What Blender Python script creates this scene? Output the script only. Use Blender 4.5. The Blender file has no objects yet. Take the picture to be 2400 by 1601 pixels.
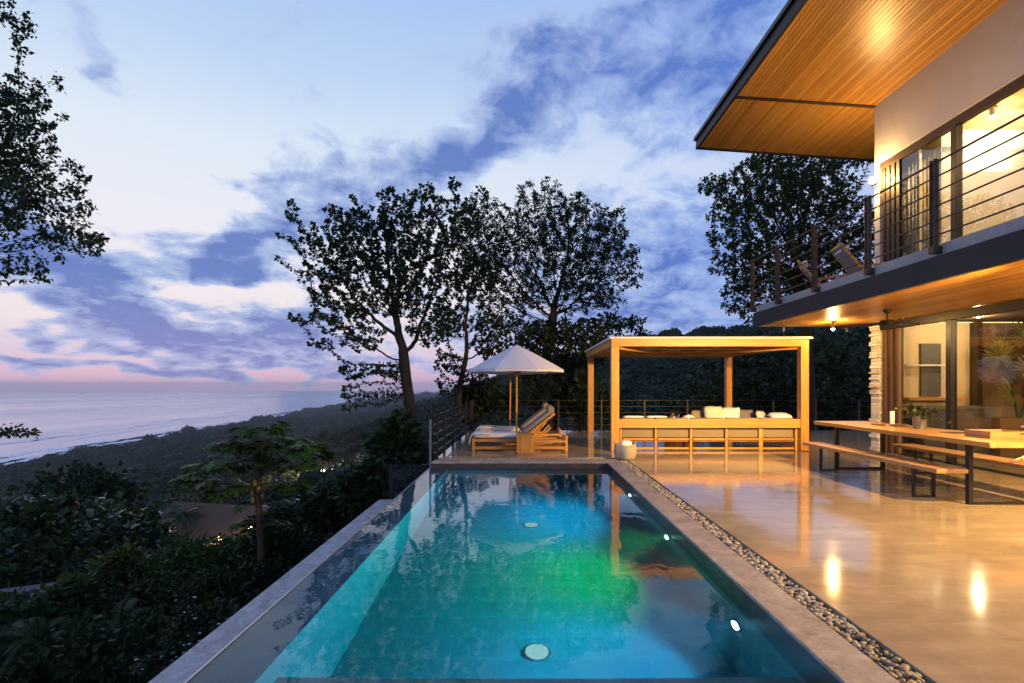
import bpy, bmesh, math, random
import numpy as np
from mathutils import Vector, Matrix, Euler

# ------------------------------------------------------------------ scene, camera, sky, sun
S = bpy.context.scene
COL = S.collection
PI = math.pi
R = math.radians
random.seed(7)
rng = np.random.default_rng(11)

FPX, CX, CY, CAMZ = 1200.0, 1228.0, 903.0, 1.5      # one-point perspective read off the photograph
cd = bpy.data.cameras.new('camera')
cam = bpy.data.objects.new('camera', cd)
COL.objects.link(cam)
cam.location = (0, 0, CAMZ)
cam.rotation_euler = (R(90), 0, 0)
cd.sensor_fit = 'HORIZONTAL'; cd.sensor_width = 36.0; cd.lens = 18.0
cd.shift_x = -(CX - 1200.0) / 2400.0
cd.shift_y = (CY - 800.5) / 2400.0
cd.clip_start = 0.05; cd.clip_end = 60000
S.camera = cam

S.render.engine = 'CYCLES'
S.view_settings.view_transform = 'Standard'
S.view_settings.look = 'None'
S.view_settings.exposure = 0.0
S.view_settings.gamma = 1.0
S.view_settings.use_curve_mapping = False
cy = S.cycles
cy.use_denoising = True
try: cy.denoiser = 'OPENIMAGEDENOISE'
except Exception: pass
cy.max_bounces = 9; cy.diffuse_bounces = 3; cy.glossy_bounces = 4; cy.transmission_bounces = 6
cy.transparent_max_bounces = 12; cy.volume_bounces = 0
cy.sample_clamp_direct = 0; cy.sample_clamp_indirect = 3.0
cy.blur_glossy = 0.3
cy.use_adaptive_sampling = True; cy.adaptive_threshold = 0.02
cy.use_light_tree = True

SUN_AZ, SUN_EL = R(-38), R(1.2)          # the sun has just gone down over the sea, left of the frame's middle

class NT:
    """little node-graph helper"""
    def __init__(s, tree): s.t = tree; tree.nodes.clear()
    def n(s, typ, **kw):
        nd = s.t.nodes.new(typ)
        for k, v in kw.items(): setattr(nd, k, v)
        return nd
    def l(s, a, b): s.t.links.new(a, b)
    def val(s, sock, v):
        if isinstance(v, bpy.types.NodeSocket): s.l(v, sock)
        else: sock.default_value = v
    def math(s, op, a, b=None, c=None, clamp=False):
        nd = s.n('ShaderNodeMath', operation=op, use_clamp=clamp)
        s.val(nd.inputs[0], a)
        if b is not None: s.val(nd.inputs[1], b)
        if c is not None: s.val(nd.inputs[2], c)
        return nd.outputs[0]
    def vmath(s, op, a, b=None):
        nd = s.n('ShaderNodeVectorMath', operation=op)
        s.val(nd.inputs[0], a)
        if b is not None: s.val(nd.inputs[1], b)
        return nd.outputs['Value'] if op in ('LENGTH', 'DOT_PRODUCT', 'DISTANCE') else nd.outputs[0]
    def xyz(s, x, y, z):
        nd = s.n('ShaderNodeCombineXYZ')
        s.val(nd.inputs[0], x); s.val(nd.inputs[1], y); s.val(nd.inputs[2], z)
        return nd.outputs[0]
    def sep(s, v):
        nd = s.n('ShaderNodeSeparateXYZ'); s.l(v, nd.inputs[0]); return nd.outputs
    def mix(s, f, a, b, blend='MIX'):
        nd = s.n('ShaderNodeMix', data_type='RGBA', blend_type=blend)
        s.val(nd.inputs[0], f); s.val(nd.inputs[6], a); s.val(nd.inputs[7], b)
        return nd.outputs[2]
    def step(s, v, a, b, x0=0.0, x1=1.0):
        nd = s.n('ShaderNodeMapRange', interpolation_type='SMOOTHSTEP')
        s.val(nd.inputs[0], v); s.val(nd.inputs[1], a); s.val(nd.inputs[2], b)
        s.val(nd.inputs[3], x0); s.val(nd.inputs[4], x1)
        return nd.outputs[0]
    def noise(s, vec, scale, detail=4, rough=0.55, dist=0.0, out=0):
        nd = s.n('ShaderNodeTexNoise')
        if vec is not None: s.l(vec, nd.inputs['Vector'])
        nd.inputs['Scale'].default_value = scale; nd.inputs['Detail'].default_value = detail
        nd.inputs['Roughness'].default_value = rough; nd.inputs['Distortion'].default_value = dist
        return nd.outputs[out]
    def ramp(s, f, stops):
        nd = s.n('ShaderNodeValToRGB'); s.val(nd.inputs[0], f)
        e = nd.color_ramp.elements
        while len(e) < len(stops): e.new(0.5)
        for k, (p, c) in enumerate(stops):
            e[k].position = p; e[k].color = (c[0], c[1], c[2], 1)
        return nd.outputs[0]

def lin(r, g, b):
    f = lambda c: (c / 255 / 12.92) if c <= 10.3 else ((c / 255 + 0.055) / 1.055) ** 2.4
    return (f(r), f(g), f(b), 1.0)

def make_world():
    w = bpy.data.worlds.new('World'); S.world = w; w.use_nodes = True
    g = NT(w.node_tree)
    out = g.n('ShaderNodeOutputWorld'); bg = g.n('ShaderNodeBackground')
    g.l(bg.outputs[0], out.inputs[0])
    tc = g.n('ShaderNodeTexCoord')
    d = g.vmath('NORMALIZE', tc.outputs['Generated'])
    dx, dy, dz = g.sep(d)
    az = g.math('ARCTAN2', dx, dy)
    el = g.math('ARCSINE', dz)
    sky = g.n('ShaderNodeTexSky', sky_type='NISHITA', sun_disc=False)
    sky.sun_elevation = SUN_EL; sky.sun_rotation = SUN_AZ; sky.altitude = 100
    nish = g.mix(1.0, sky.outputs[0], (0.10, 0.10, 0.10, 1), 'MULTIPLY')
    # clear twilight sky: colour over elevation, warm towards where the sun went down, blue away from it
    e01 = g.math('DIVIDE', el, R(60), clamp=True)
    warm = g.ramp(e01, [(0.0, lin(226, 186, 212)), (0.022, lin(230, 194, 216)), (0.05, lin(226, 208, 230)), (0.09, lin(244, 230, 234)), (0.167, lin(246, 239, 245)),
                        (0.25, lin(240, 240, 250)), (0.37, lin(226, 238, 251)), (0.5, lin(192, 216, 249)), (0.64, lin(166, 198, 245)), (1.0, lin(118, 160, 228))])
    cold = g.ramp(e01, [(0.0, lin(146, 154, 210)), (0.1, lin(150, 164, 220)), (0.2, lin(176, 190, 238)), (0.33, lin(203, 217, 249)),
                        (0.48, lin(198, 212, 248)), (0.66, lin(146, 184, 243)), (1.0, lin(105, 142, 218))])
    daz = g.math('SUBTRACT', az, SUN_AZ)
    ca = g.math('COSINE', daz)
    wf = g.step(ca, 0.35, 0.97)
    base = g.mix(wf, cold, warm)
    base = g.mix(0.03, base, nish)
    # warped sky coordinates for the clouds
    den = g.math('ADD', g.math('MAXIMUM', dz, 0.0), 0.30)
    pu = g.math('DIVIDE', dx, den); pv = g.math('DIVIDE', dy, den)
    P = g.xyz(pu, pv, 0.0)
    wv = g.noise(P, 2.6, 2, 0.5, out=1)
    wv = g.vmath('SUBTRACT', wv, (0.5, 0.5, 0.5))
    wx, wy, _ = g.sep(wv)
    n1 = g.noise(P, 4.0, 8, 0.63, 0.5)
    n2 = g.noise(g.vmath('ADD', P, (7.3, 2.1, 4.0)), 11.0, 4, 0.6, 0.4)
    n3 = g.noise(g.vmath('ADD', P, (1.3, 9.1, 2.0)), 1.3, 2, 0.5)
    azw = g.math('ADD', az, g.math('MULTIPLY', wx, 0.22))
    elw = g.math('ADD', el, g.math('MULTIPLY', wy, 0.12))
    AE = g.xyz(azw, elw, 0.0)
    def bank(px, py, rx, ry, rot, amp, prev):
        a0 = math.atan((px - CX) / FPX); e0 = math.atan((CY - py) / FPX * math.cos(a0))
        sx = rx / FPX * math.cos(a0) ** 2; sy = ry / FPX * math.cos(a0)
        m = g.n('ShaderNodeMapping', vector_type='TEXTURE'); g.l(AE, m.inputs[0])
        m.inputs[1].default_value = (a0, e0, 0); m.inputs[2].default_value = (0, 0, rot); m.inputs[3].default_value = (sx, sy, 1)
        r2 = g.vmath('DOT_PRODUCT', m.outputs[0], m.outputs[0])
        return g.math('MULTIPLY_ADD', g.math('POWER', math.exp(-1), r2), amp, prev)
    tot = 0.0
    for b in BANKS:
        tot = bank(*b, tot)
    fl = g.math('ADD', g.math('MULTIPLY', g.math('SUBTRACT', n1, 0.5), 3.0), g.math('MULTIPLY', g.math('SUBTRACT', n2, 0.5), 1.8))
    # outside the banks a thin scatter of the same cloud all round the sky
    wide = g.math('MULTIPLY', g.math('SUBTRACT', n3, 0.5), 1.0)
    dens = g.math('ADD', g.math('ADD', g.math('ADD', tot, 0.08), fl), wide)
    cov = g.step(dens, 0.12, 0.88)
    thick = g.math('MULTIPLY', g.step(dens, 0.35, 1.9), g.math('MULTIPLY_ADD', n2, 1.5, 0.30), clamp=True)
    cl_w = g.mix(thick, lin(184, 202, 240), lin(90, 122, 194))
    cl_c = g.mix(thick, lin(158, 188, 242), lin(78, 118, 204))
    cl = g.mix(wf, cl_c, cl_w)
    # pink light caught low on the clouds
    low = g.step(el, R(11), R(1.0))
    cl = g.mix(g.math('MULTIPLY', g.math('MULTIPLY', low, wf), 0.22), cl, lin(214, 182, 214))
    col = g.mix(g.math('MULTIPLY', cov, 0.93), base, cl)
    # below the horizon: dim ground tone
    col = g.mix(g.step(el, R(-1.0), R(-6.0)), col, lin(60, 66, 88))
    g.l(col, bg.inputs[0]); bg.inputs[1].default_value = SKY_STRENGTH
    w.cycles.sampling_method = 'MANUAL'; w.cycles.sample_map_resolution = 256

SKY_STRENGTH = 1.0
# cloud banks: photo position of the middle, half-sizes, tilt, weight (turned into azimuth and elevation)
BANKS = [
    (1420, 90, 260, 100, 0.5, 1.0), (1160, 260, 190, 80, 0.66, 1.15), (1010, 370, 150, 70, 0.3, 0.80), (1240, 335, 100, 40, -0.1, 0.5),
    (800, 450, 120, 90, -0.2, 0.85), (1680, 130, 330, 150, 0.1, 1.2), (620, 540, 130, 40, 0.55, 0.95), (640, 420, 110, 30, 0.2, 0.45),
    (500, 610, 190, 48, 0.08, 1.7), (560, 650, 60, 24, 0.0, 0.8), (230, 690, 270, 60, -0.66, 1.7), (60, 570, 130, 60, -0.5, 1.1),
    (420, 798, 190, 34, -0.06, 1.4), (700, 785, 160, 62, -0.15, 2.0), (110, 800, 70, 16, -0.3, 1.1),
    (330, 858, 800, 20, 0.0, 1.25), (1560, 580, 260, 110, 0.05, 1.25), (1480, 770, 420, 90, 0.0, 1.15), (190, 120, 130, 30, -0.9, 0.75), (1560, 330, 260, 60, 0.2, 0.35),
    (330, 330, 380, 130, 0.25, -0.55), (230, 90, 200, 60, -0.6, 0.35), (560, 720, 190, 34, 0.05, -0.85), (130, 828, 330, 12, 0.0, -0.6), (900, 886, 700, 9, 0, -0.5), (1330, 440, 200, 60, 0.2, -0.40),
]
make_world()

sd = bpy.data.lights.new('sun', 'SUN')
sd.energy = 0.12; sd.angle = R(25); sd.color = (1.0, 0.72, 0.62)
sun = bpy.data.objects.new('sun', sd); COL.objects.link(sun)
sdir = Vector((math.sin(SUN_AZ) * math.cos(R(6)), math.cos(SUN_AZ) * math.cos(R(6)), math.sin(R(6))))
sun.rotation_euler = sdir.to_track_quat('Z', 'Y').to_euler()

# ------------------------------------------------------------------ helpers
def at(px, py, Y):
    """photo pixel at depth Y -> point in the place"""
    return Vector(((px - CX) / FPX * Y, Y, CAMZ + (CY - py) / FPX * Y))

def tag(o, label=None, cat=None, group=None, kind=None):
    if label: o['label'] = label
    if cat: o['category'] = cat
    if group: o['group'] = group
    if kind: o['kind'] = kind
    return o

def thing(name, loc, label, cat, group=None, rz=0.0):
    o = bpy.data.objects.new(name, None); COL.objects.link(o)
    o.location = loc; o.rotation_euler = (0, 0, rz); o.empty_display_size = 0.1
    return tag(o, label, cat, group)

def copy_tree(o, parent=None):
    c = o.copy(); COL.objects.link(c); c.parent = parent
    for ch in list(o.children): copy_tree(ch, c)
    return c

class MB:
    """collects shapes, then links them as ONE mesh object"""
    def __init__(s): s.v = []; s.f = []
    def add(s, vs, fs):
        b = len(s.v); s.v += [tuple(p) for p in vs]; s.f += [tuple(b + i for i in f) for f in fs]; return s
    def box(s, x0, x1, y0, y1, z0, z1):
        return s.add([(x0,y0,z0),(x1,y0,z0),(x1,y1,z0),(x0,y1,z0),(x0,y0,z1),(x1,y0,z1),(x1,y1,z1),(x0,y1,z1)],
                     [(0,3,2,1),(4,5,6,7),(0,1,5,4),(1,2,6,5),(2,3,7,6),(3,0,4,7)])
    def bar(s, p, q, w, h, up=(0, 0, 1)):
        p, q = Vector(p), Vector(q); d = (q - p).normalized(); up = Vector(up)
        if abs(d.dot(up)) > 0.98: up = Vector((1, 0, 0))
        a = d.cross(up).normalized() * w / 2; b = a.cross(d).normalized() * h / 2
        vs = [p-a-b, p+a-b, p+a+b, p-a+b, q-a-b, q+a-b, q+a+b, q-a+b]
        return s.add(vs, [(0,1,2,3),(4,7,6,5),(0,4,5,1),(1,5,6,2),(2,6,7,3),(3,7,4,0)])
    def tube(s, pts, rad, n=8, cap=True):
        pts = [Vector(p) for p in pts]
        if not hasattr(rad, '__len__'): rad = [rad] * len(pts)
        b = len(s.v); ref = None
        for i, p in enumerate(pts):
            d = (pts[min(i+1, len(pts)-1)] - pts[max(i-1, 0)])
            d = d.normalized() if d.length > 1e-9 else Vector((0, 0, 1))
            if ref is None: ref = Vector((1, 0, 0)) if abs(d.x) < 0.8 else Vector((0, 1, 0))
            a = (ref - d * ref.dot(d)); a = a.normalized() if a.length > 1e-6 else d.orthogonal().normalized()
            ref = a; c = d.cross(a)
            for k in range(n):
                t = 2 * PI * k / n
                s.v.append(tuple(p + (a * math.cos(t) + c * math.sin(t)) * rad[i]))
        for i in range(len(pts) - 1):
            for k in range(n):
                k2 = (k + 1) % n
                s.f.append((b+i*n+k, b+i*n+k2, b+(i+1)*n+k2, b+(i+1)*n+k))
        if cap:
            s.f.append(tuple(b + k for k in range(n))[::-1])
            s.f.append(tuple(b + (len(pts)-1)*n + k for k in range(n)))
        return s
    def cyl(s, p, q, r0, r1=None, n=16): return s.tube([p, q], [r0, r0 if r1 is None else r1], n)
    def lathe(s, prof, c=(0, 0, 0), n=20):
        b = len(s.v); m = len(prof)
        for r, z in prof:
            for k in range(n):
                t = 2 * PI * k / n; s.v.append((c[0] + r*math.cos(t), c[1] + r*math.sin(t), c[2] + z))
        for i in range(m - 1):
            for k in range(n):
                k2 = (k+1) % n; s.f.append((b+i*n+k, b+i*n+k2, b+(i+1)*n+k2, b+(i+1)*n+k))
        s.f.append(tuple(b + k for k in range(n))[::-1]); s.f.append(tuple(b + (m-1)*n + k for k in range(n)))
        return s
    def ball(s, c, rx, ry=None, rz=None, n=8, m=5):
        ry = rx if ry is None else ry; rz = rx if rz is None else rz
        return s.lathe2(c, rx, ry, rz, n, m)
    def lathe2(s, c, rx, ry, rz, n, m):
        b = len(s.v); s.v.append((c[0], c[1], c[2]-rz))
        for i in range(1, m):
            t = PI * i / m
            for k in range(n):
                u = 2*PI*k/n; s.v.append((c[0]+rx*math.sin(t)*math.cos(u), c[1]+ry*math.sin(t)*math.sin(u), c[2]-rz*math.cos(t)))
        s.v.append((c[0], c[1], c[2]+rz)); e = len(s.v) - 1
        for k in range(n):
            k2 = (k+1) % n
            s.f.append((b, b+1+k2, b+1+k)); s.f.append((e, b+1+(m-2)*n+k, b+1+(m-2)*n+k2))
            for i in range(m-2): s.f.append((b+1+i*n+k, b+1+i*n+k2, b+1+(i+1)*n+k2, b+1+(i+1)*n+k))
        return s
    def mesh(s, name, mat=None, bevel=0.0, smooth=False, seg=2):
        me = bpy.data.meshes.new(name); me.from_pydata(s.v, [], s.f); me.update()
        if bevel > 0:
            bm = bmesh.new(); bm.from_mesh(me)
            es = [e for e in bm.edges if len(e.link_faces) == 2 and e.calc_face_angle(0) > 0.6]
            bmesh.ops.bevel(bm, geom=es, offset=bevel, segments=seg, affect='EDGES', profile=0.5)
            bm.to_mesh(me); bm.free()
        if smooth: me.shade_smooth()
        if mat: me.materials.append(mat)
        return me
    def build(s, name, mat=None, parent=None, bevel=0.0, smooth=False, seg=2):
        return link(name, s.mesh(name, mat, bevel, smooth, seg), parent)

def link(name, me, parent=None, loc=None):
    o = bpy.data.objects.new(name, me); COL.objects.link(o)
    hang(o, parent)
    if loc is not None: o.location = loc
    return o

def hang(o, parent):
    """parent without moving: shapes are written in the place's own coordinates"""
    if parent:
        o.parent = parent
        if parent.type == 'EMPTY':
            o.matrix_parent_inverse = (Matrix.Translation(parent.location) @ parent.rotation_euler.to_matrix().to_4x4()).inverted()

def cushion(x0, x1, y0, y1, z0, z1, puff=0.35, nx=9, ny=7):
    """soft pillow between two corners"""
    mb = MB(); hx, hy = (x1-x0)/2, (y1-y0)/2; cx_, cy_ = (x0+x1)/2, (y0+y1)/2; zc, hz = (z0+z1)/2, (z1-z0)/2
    top = {}; bot = {}
    for j in range(ny+1):
        for i in range(nx+1):
            u, v = -1 + 2*i/nx, -1 + 2*j/ny
            e = max(0.0, (1 - abs(u)**4)) ** 0.5 * max(0.0, (1 - abs(v)**4)) ** 0.5
            e = (1-puff) * min(1, 3.2*e) + puff * e
            k = 1 - 0.06 * (u*u*v*v) + 0.02*math.sin(5*u+3*v)
            mb.v.append((cx_ + u*hx*k, cy_ + v*hy*k, zc + hz*e)); top[i, j] = len(mb.v) - 1
            if 0 < i < nx and 0 < j < ny:
                mb.v.append((cx_ + u*hx*k, cy_ + v*hy*k, zc - hz*e)); bot[i, j] = len(mb.v) - 1
            else: bot[i, j] = top[i, j]
    for j in range(ny):
        for i in range(nx):
            mb.f.append((top[i,j], top[i+1,j], top[i+1,j+1], top[i,j+1]))
            mb.f.append((bot[i,j], bot[i,j+1], bot[i+1,j+1], bot[i+1,j]))
    return mb

# ------------------------------------------------------------------ materials
def new_mat(name):
    m = bpy.data.materials.new(name); m.use_nodes = True
    g = NT(m.node_tree); out = g.n('ShaderNodeOutputMaterial')
    return m, g, out

def principled(g, out, col, rough=0.5, metal=0.0, spec=0.5, normal=None):
    p = g.n('ShaderNodeBsdfPrincipled')
    g.val(p.inputs['Base Color'], col); g.val(p.inputs['Roughness'], rough); g.val(p.inputs['Metallic'], metal)
    p.inputs['Specular IOR Level'].default_value = spec
    if normal is not None: g.l(normal, p.inputs['Normal'])
    g.l(p.outputs[0], out.inputs[0])
    return p

def bump(g, h, strength=0.3, dist=0.01):
    b = g.n('ShaderNodeBump'); b.inputs['Strength'].default_value = strength; b.inputs['Distance'].default_value = dist
    g.l(h, b.inputs['Height']); return b.outputs[0]

def coords(g, kind='Object'):
    return g.n('ShaderNodeTexCoord').outputs[kind]

def c4(c): return (c[0], c[1], c[2], 1.0)

def mat_plain(name, c, rough=0.5, metal=0.0, var=0.25, scale=6.0, bump_s=0.0, spec=0.5, rnd=0.0):
    m, g, out = new_mat(name); P = coords(g)
    n = g.noise(P, scale, 5, 0.6)
    f = g.math('MULTIPLY_ADD', g.math('SUBTRACT', n, 0.5), 2*var, 1.0)
    if rnd:
        oi = g.n('ShaderNodeObjectInfo')
        f = g.math('MULTIPLY', f, g.math('MULTIPLY_ADD', g.math('SUBTRACT', oi.outputs['Random'], 0.5), 2*rnd, 1.0))
    col = g.mix(1.0, c4(c), g.xyz(f, f, f), 'MULTIPLY')
    nrm = bump(g, g.noise(P, scale*6, 4, 0.6), bump_s, 0.01) if bump_s else None
    principled(g, out, col, rough, metal, spec, nrm)
    return m

def mat_wood(name, c0, c1, axis=1, rough=0.42, scale=1.0, rnd=0.35, spec=0.5, knots=True):
    m, g, out = new_mat(name); P = coords(g)
    oi = g.n('ShaderNodeObjectInfo')
    off = g.math('MULTIPLY', oi.outputs['Random'], 37.0)
    mp = g.n('ShaderNodeMapping'); g.l(P, mp.inputs[0])
    sc = [14.0*scale] * 3; sc[axis] = 0.9*scale
    mp.inputs[3].default_value = sc
    Q = g.vmath('ADD', mp.outputs[0], g.xyz(off, off, off))
    n = g.noise(Q, 1.0, 6, 0.62, 1.2)
    n2 = g.noise(Q, 4.5, 4, 0.6, 0.4)
    f = g.math('ADD', g.math('MULTIPLY', n, 0.75), g.math('MULTIPLY', n2, 0.35))
    f = g.math('ADD', f, g.math('MULTIPLY', g.math('SUBTRACT', oi.outputs['Random'], 0.5), rnd))
    col = g.ramp(f, [(0.22, c0), (0.55, tuple((a+b)/2 for a, b in zip(c0, c1))), (0.80, c1)])
    if knots:
        mk = g.n('ShaderNodeMapping'); g.l(P, mk.inputs[0]); sk = [9.0]*3; sk[axis] = 1.6; mk.inputs[3].default_value = sk
        k = g.noise(g.vmath('ADD', mk.outputs[0], g.xyz(off, off, off)), 1.0, 2, 0.5)
        col = g.mix(g.step(k, 0.70, 0.80), col, c4(tuple(0.35*a for a in c0)))
    principled(g, out, col, g.math('MULTIPLY_ADD', n2, 0.18, rough-0.09), 0, spec, bump(g, n2, 0.12, 0.004))
    return m

def mat_emit(name, c, s):
    m, g, out = new_mat(name); e = g.n('ShaderNodeEmission'); e.inputs[0].default_value = c4(c); e.inputs[1].default_value = s
    g.l(e.outputs[0], out.inputs[0]); return m

def mat_glass(name, tint=(0.93, 0.96, 0.95), ior=1.55, rough=0.0):
    m, g, out = new_mat(name)
    t = g.n('ShaderNodeBsdfTransparent'); t.inputs[0].default_value = c4(tint)
    s_ = g.n('ShaderNodeBsdfGlossy'); s_.inputs['Roughness'].default_value = rough
    f = g.n('ShaderNodeFresnel'); f.inputs[0].default_value = ior
    geo = g.n('ShaderNodeNewGeometry')        # the pane's outer face mirrors, its inner face only lets light through
    fac = g.math('MULTIPLY', f.outputs[0], g.math('SUBTRACT', 1.0, geo.outputs['Backfacing']))
    mx = g.n('ShaderNodeMixShader'); g.l(fac, mx.inputs[0]); g.l(t.outputs[0], mx.inputs[1]); g.l(s_.outputs[0], mx.inputs[2])
    g.l(mx.outputs[0], out.inputs[0]); return m

def mat_leaf(name, c, var=0.5, rough=0.45, trans=0.25, scale=0.6):
    m, g, out = new_mat(name)
    geo = g.n('ShaderNodeNewGeometry')
    n = g.noise(geo.outputs['Position'], scale, 2, 0.6)
    f = g.math('MULTIPLY', g.math('MULTIPLY_ADD', geo.outputs['Random Per Island'], 2*var, 1-var), g.math('MULTIPLY_ADD', n, 1.0, 0.5))
    col = g.mix(1.0, c4(c), g.xyz(f, f, g.math('MULTIPLY', f, 0.9)), 'MULTIPLY')
    p = g.n('ShaderNodeBsdfPrincipled'); g.l(col, p.inputs['Base Color']); p.inputs['Roughness'].default_value = rough
    p.inputs['Specular IOR Level'].default_value = 0.4 if rough < 0.4 else 0.12
    if trans > 0:
        t = g.n('ShaderNodeBsdfTranslucent'); g.l(g.mix(1.0, col, (1.1, 1.3, 0.6, 1), 'MULTIPLY'), t.inputs[0])
        mx = g.n('ShaderNodeMixShader'); mx.inputs[0].default_value = trans
        g.l(p.outputs[0], mx.inputs[1]); g.l(t.outputs[0], mx.inputs[2]); g.l(mx.outputs[0], out.inputs[0])
    else: g.l(p.outputs[0], out.inputs[0])
    return m

def mat_deck():
    m, g, out = new_mat('polished_concrete'); P = coords(g)
    big = g.noise(P, 0.55, 5, 0.62, 0.6); mid = g.noise(P, 2.6, 7, 0.68, 0.4); fine = g.noise(P, 38, 4, 0.6)
    mp = g.n('ShaderNodeMapping'); g.l(P, mp.inputs[0]); mp.inputs[3].default_value = (0.9, 5.5, 1); mp.inputs[2].default_value = (0, 0, 0.15)
    trowel = g.noise(mp.outputs[0], 1.4, 6, 0.6, 0.7)
    f = g.math('ADD', g.math('ADD', g.math('MULTIPLY', big, 0.55), g.math('MULTIPLY', mid, 0.45)), g.math('MULTIPLY', trowel, 0.45))
    f = g.math('ADD', f, g.math('MULTIPLY', fine, 0.12))
    col = g.ramp(f, [(0.46, (0.16, 0.125, 0.084)), (0.70, (0.265, 0.215, 0.150)), (0.86, (0.33, 0.275, 0.195)), (1.04, (0.43, 0.37, 0.275))])
    rough = g.math('MULTIPLY_ADD', g.math('ADD', g.math('MULTIPLY', mid, 0.6), g.math('MULTIPLY', trowel, 0.6)), 0.165, 0.0)
    principled(g, out, col, rough, 0, 0.62, bump(g, g.math('ADD', trowel, g.math('MULTIPLY', mid, 0.4)), 0.028, 0.012))
    return m

def mat_concrete(name, lo, hi, scale=1.5, rough=0.6, b=0.25):
    m, g, out = new_mat(name); P = coords(g)
    a = g.noise(P, scale, 7, 0.65, 0.8); d = g.noise(P, scale*7, 6, 0.65, 0.4); e = g.noise(P, scale*40, 3, 0.6)
    f = g.math('ADD', g.math('ADD', g.math('MULTIPLY', a, 0.6), g.math('MULTIPLY', d, 0.35)), g.math('MULTIPLY', e, 0.1))
    col = g.ramp(f, [(0.34, lo), (0.55, tuple((x+y)/2 for x, y in zip(lo, hi))), (0.72, hi)])
    principled(g, out, col, g.math('MULTIPLY_ADD', d, 0.25, rough-0.12), 0, 0.4, bump(g, g.math('ADD', d, g.math('MULTIPLY', e, 0.4)), b, 0.006))
    return m

def mat_water(name, wave=0.02, scale=2.2, col=(1, 1, 1)):
    m, g, out = new_mat(name); P = coords(g)
    mp = g.n('ShaderNodeMapping'); g.l(P, mp.inputs[0]); mp.inputs[3].default_value = (1.0, 0.7, 1)
    h = g.math('ADD', g.noise(mp.outputs[0], scale, 3, 0.5, 0.6), g.math('MULTIPLY', g.noise(mp.outputs[0], scale*3.1, 3, 0.5, 0.4), 0.28))
    b = g.n('ShaderNodeBsdfGlass'); b.inputs['IOR'].default_value = 1.333; b.inputs['Roughness'].default_value = 0.0; b.inputs[0].default_value = c4(col)
    g.l(bump(g, h, 1.0, wave), b.inputs['Normal']); g.l(b.outputs[0], out.inputs[0])
    return m, g, out

M = {}
M['deck'] = mat_deck()
M['coping'] = mat_concrete('coping_concrete', (0.13, 0.105, 0.09), (0.50, 0.44, 0.38), 3.4, 0.5, 0.8)
M['ledge'] = mat_concrete('ledge_stone', (0.10, 0.10, 0.12), (0.56, 0.56, 0.60), 5.5, 0.4, 0.8)
M['wall'] = mat_concrete('white_render', (0.44, 0.415, 0.43), (0.52, 0.50, 0.52), 1.1, 0.8, 0.15)
M['slab'] = mat_concrete('slab_concrete', (0.28, 0.26, 0.27), (0.46, 0.43, 0.43), 1.2, 0.7, 0.2)
M['steel'] = mat_plain('dark_steel', (0.018, 0.019, 0.028), 0.5, 0.0, 0.2, 3, spec=0.25)
M['black'] = mat_plain('black_metal', (0.016, 0.015, 0.016), 0.4, 0.4, 0.15, 4)
M['bronze'] = mat_plain('bronze_frame', (0.055, 0.034, 0.022), 0.4, 0.3, 0.2, 4)
M['rail'] = mat_plain('railing_metal', (0.075, 0.048, 0.034), 0.45, 0.4, 0.3, 8)
M['soffit'] = mat_wood('varnished_boards', (0.20, 0.082, 0.016), (0.49, 0.265, 0.066), 1, 0.34, 1.0, 0.30, 0.5)
M['gap'] = mat_plain('board_backing', (0.05, 0.022, 0.008), 0.8)
M['teak'] = mat_wood('teak', (0.28, 0.11, 0.017), (0.62, 0.31, 0.06), 0, 0.45, 0.8, 0.2, 0.45, False)
M['teakz'] = mat_wood('teak_upright', (0.28, 0.11, 0.017), (0.62, 0.31, 0.06), 2, 0.45, 0.8, 0.2, 0.45, False)
M['teaky'] = mat_wood('teak_lengthwise', (0.28, 0.11, 0.017), (0.62, 0.31, 0.06), 1, 0.45, 0.8, 0.2, 0.45, False)
M['tabletop'] = mat_wood('slab_wood', (0.34, 0.16, 0.04), (0.62, 0.36, 0.11), 1, 0.30, 0.7, 0.1, 0.5)
M['benchwood'] = mat_wood('bench_wood', (0.22, 0.115, 0.05), (0.48, 0.28, 0.12), 1, 0.36, 0.9, 0.15, 0.5)
M['cream'] = mat_plain('cream_fabric', (0.56, 0.49, 0.40), 0.9, 0, 0.12, 5, 0.15, 0.2)
M['white'] = mat_plain('white_fabric', (0.72, 0.69, 0.68), 0.9, 0, 0.08, 5, 0.15, 0.2)
M['grey'] = mat_plain('grey_fabric', (0.16, 0.15, 0.16), 0.9, 0, 0.15, 8, 0.15, 0.2)
M['taupe'] = mat_plain('taupe_fabric', (0.22, 0.185, 0.125), 0.9, 0, 0.12, 6, 0.15, 0.2)
M['canvas'] = mat_plain('parasol_canvas', (0.66, 0.64, 0.66), 0.85, 0, 0.06, 3, 0.05, 0.2)
M['basket'] = mat_plain('woven_rope', (0.36, 0.33, 0.27), 0.9, 0, 0.35, 40, 0.6, 0.2)
M['glass'] = mat_glass('window_glass', (0.80, 0.82, 0.80), 2.1)
M['roomglass'] = mat_glass('room_glass', (0.86, 0.86, 0.82), 1.5)
M['clearglass'] = mat_glass('fence_glass', (0.95, 0.98, 0.98), 1.45)
M['interior'] = mat_plain('cream_plaster', (0.62, 0.50, 0.34), 0.8, 0, 0.06, 2)
M['ceiling'] = mat_wood('ceiling_boards', (0.42, 0.25, 0.10), (0.60, 0.40, 0.19), 1, 0.5, 0.6, 0.1, 0.4, False)
M['bark'] = mat_plain('bark', (0.034, 0.027, 0.022), 0.9, 0, 0.5, 9, 0.8, 0.2)
M['leaf_a'] = mat_leaf('leaf_dark', (0.021, 0.044, 0.021))
M['leaf_b'] = mat_leaf('leaf_deep', (0.016, 0.031, 0.017))
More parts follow.
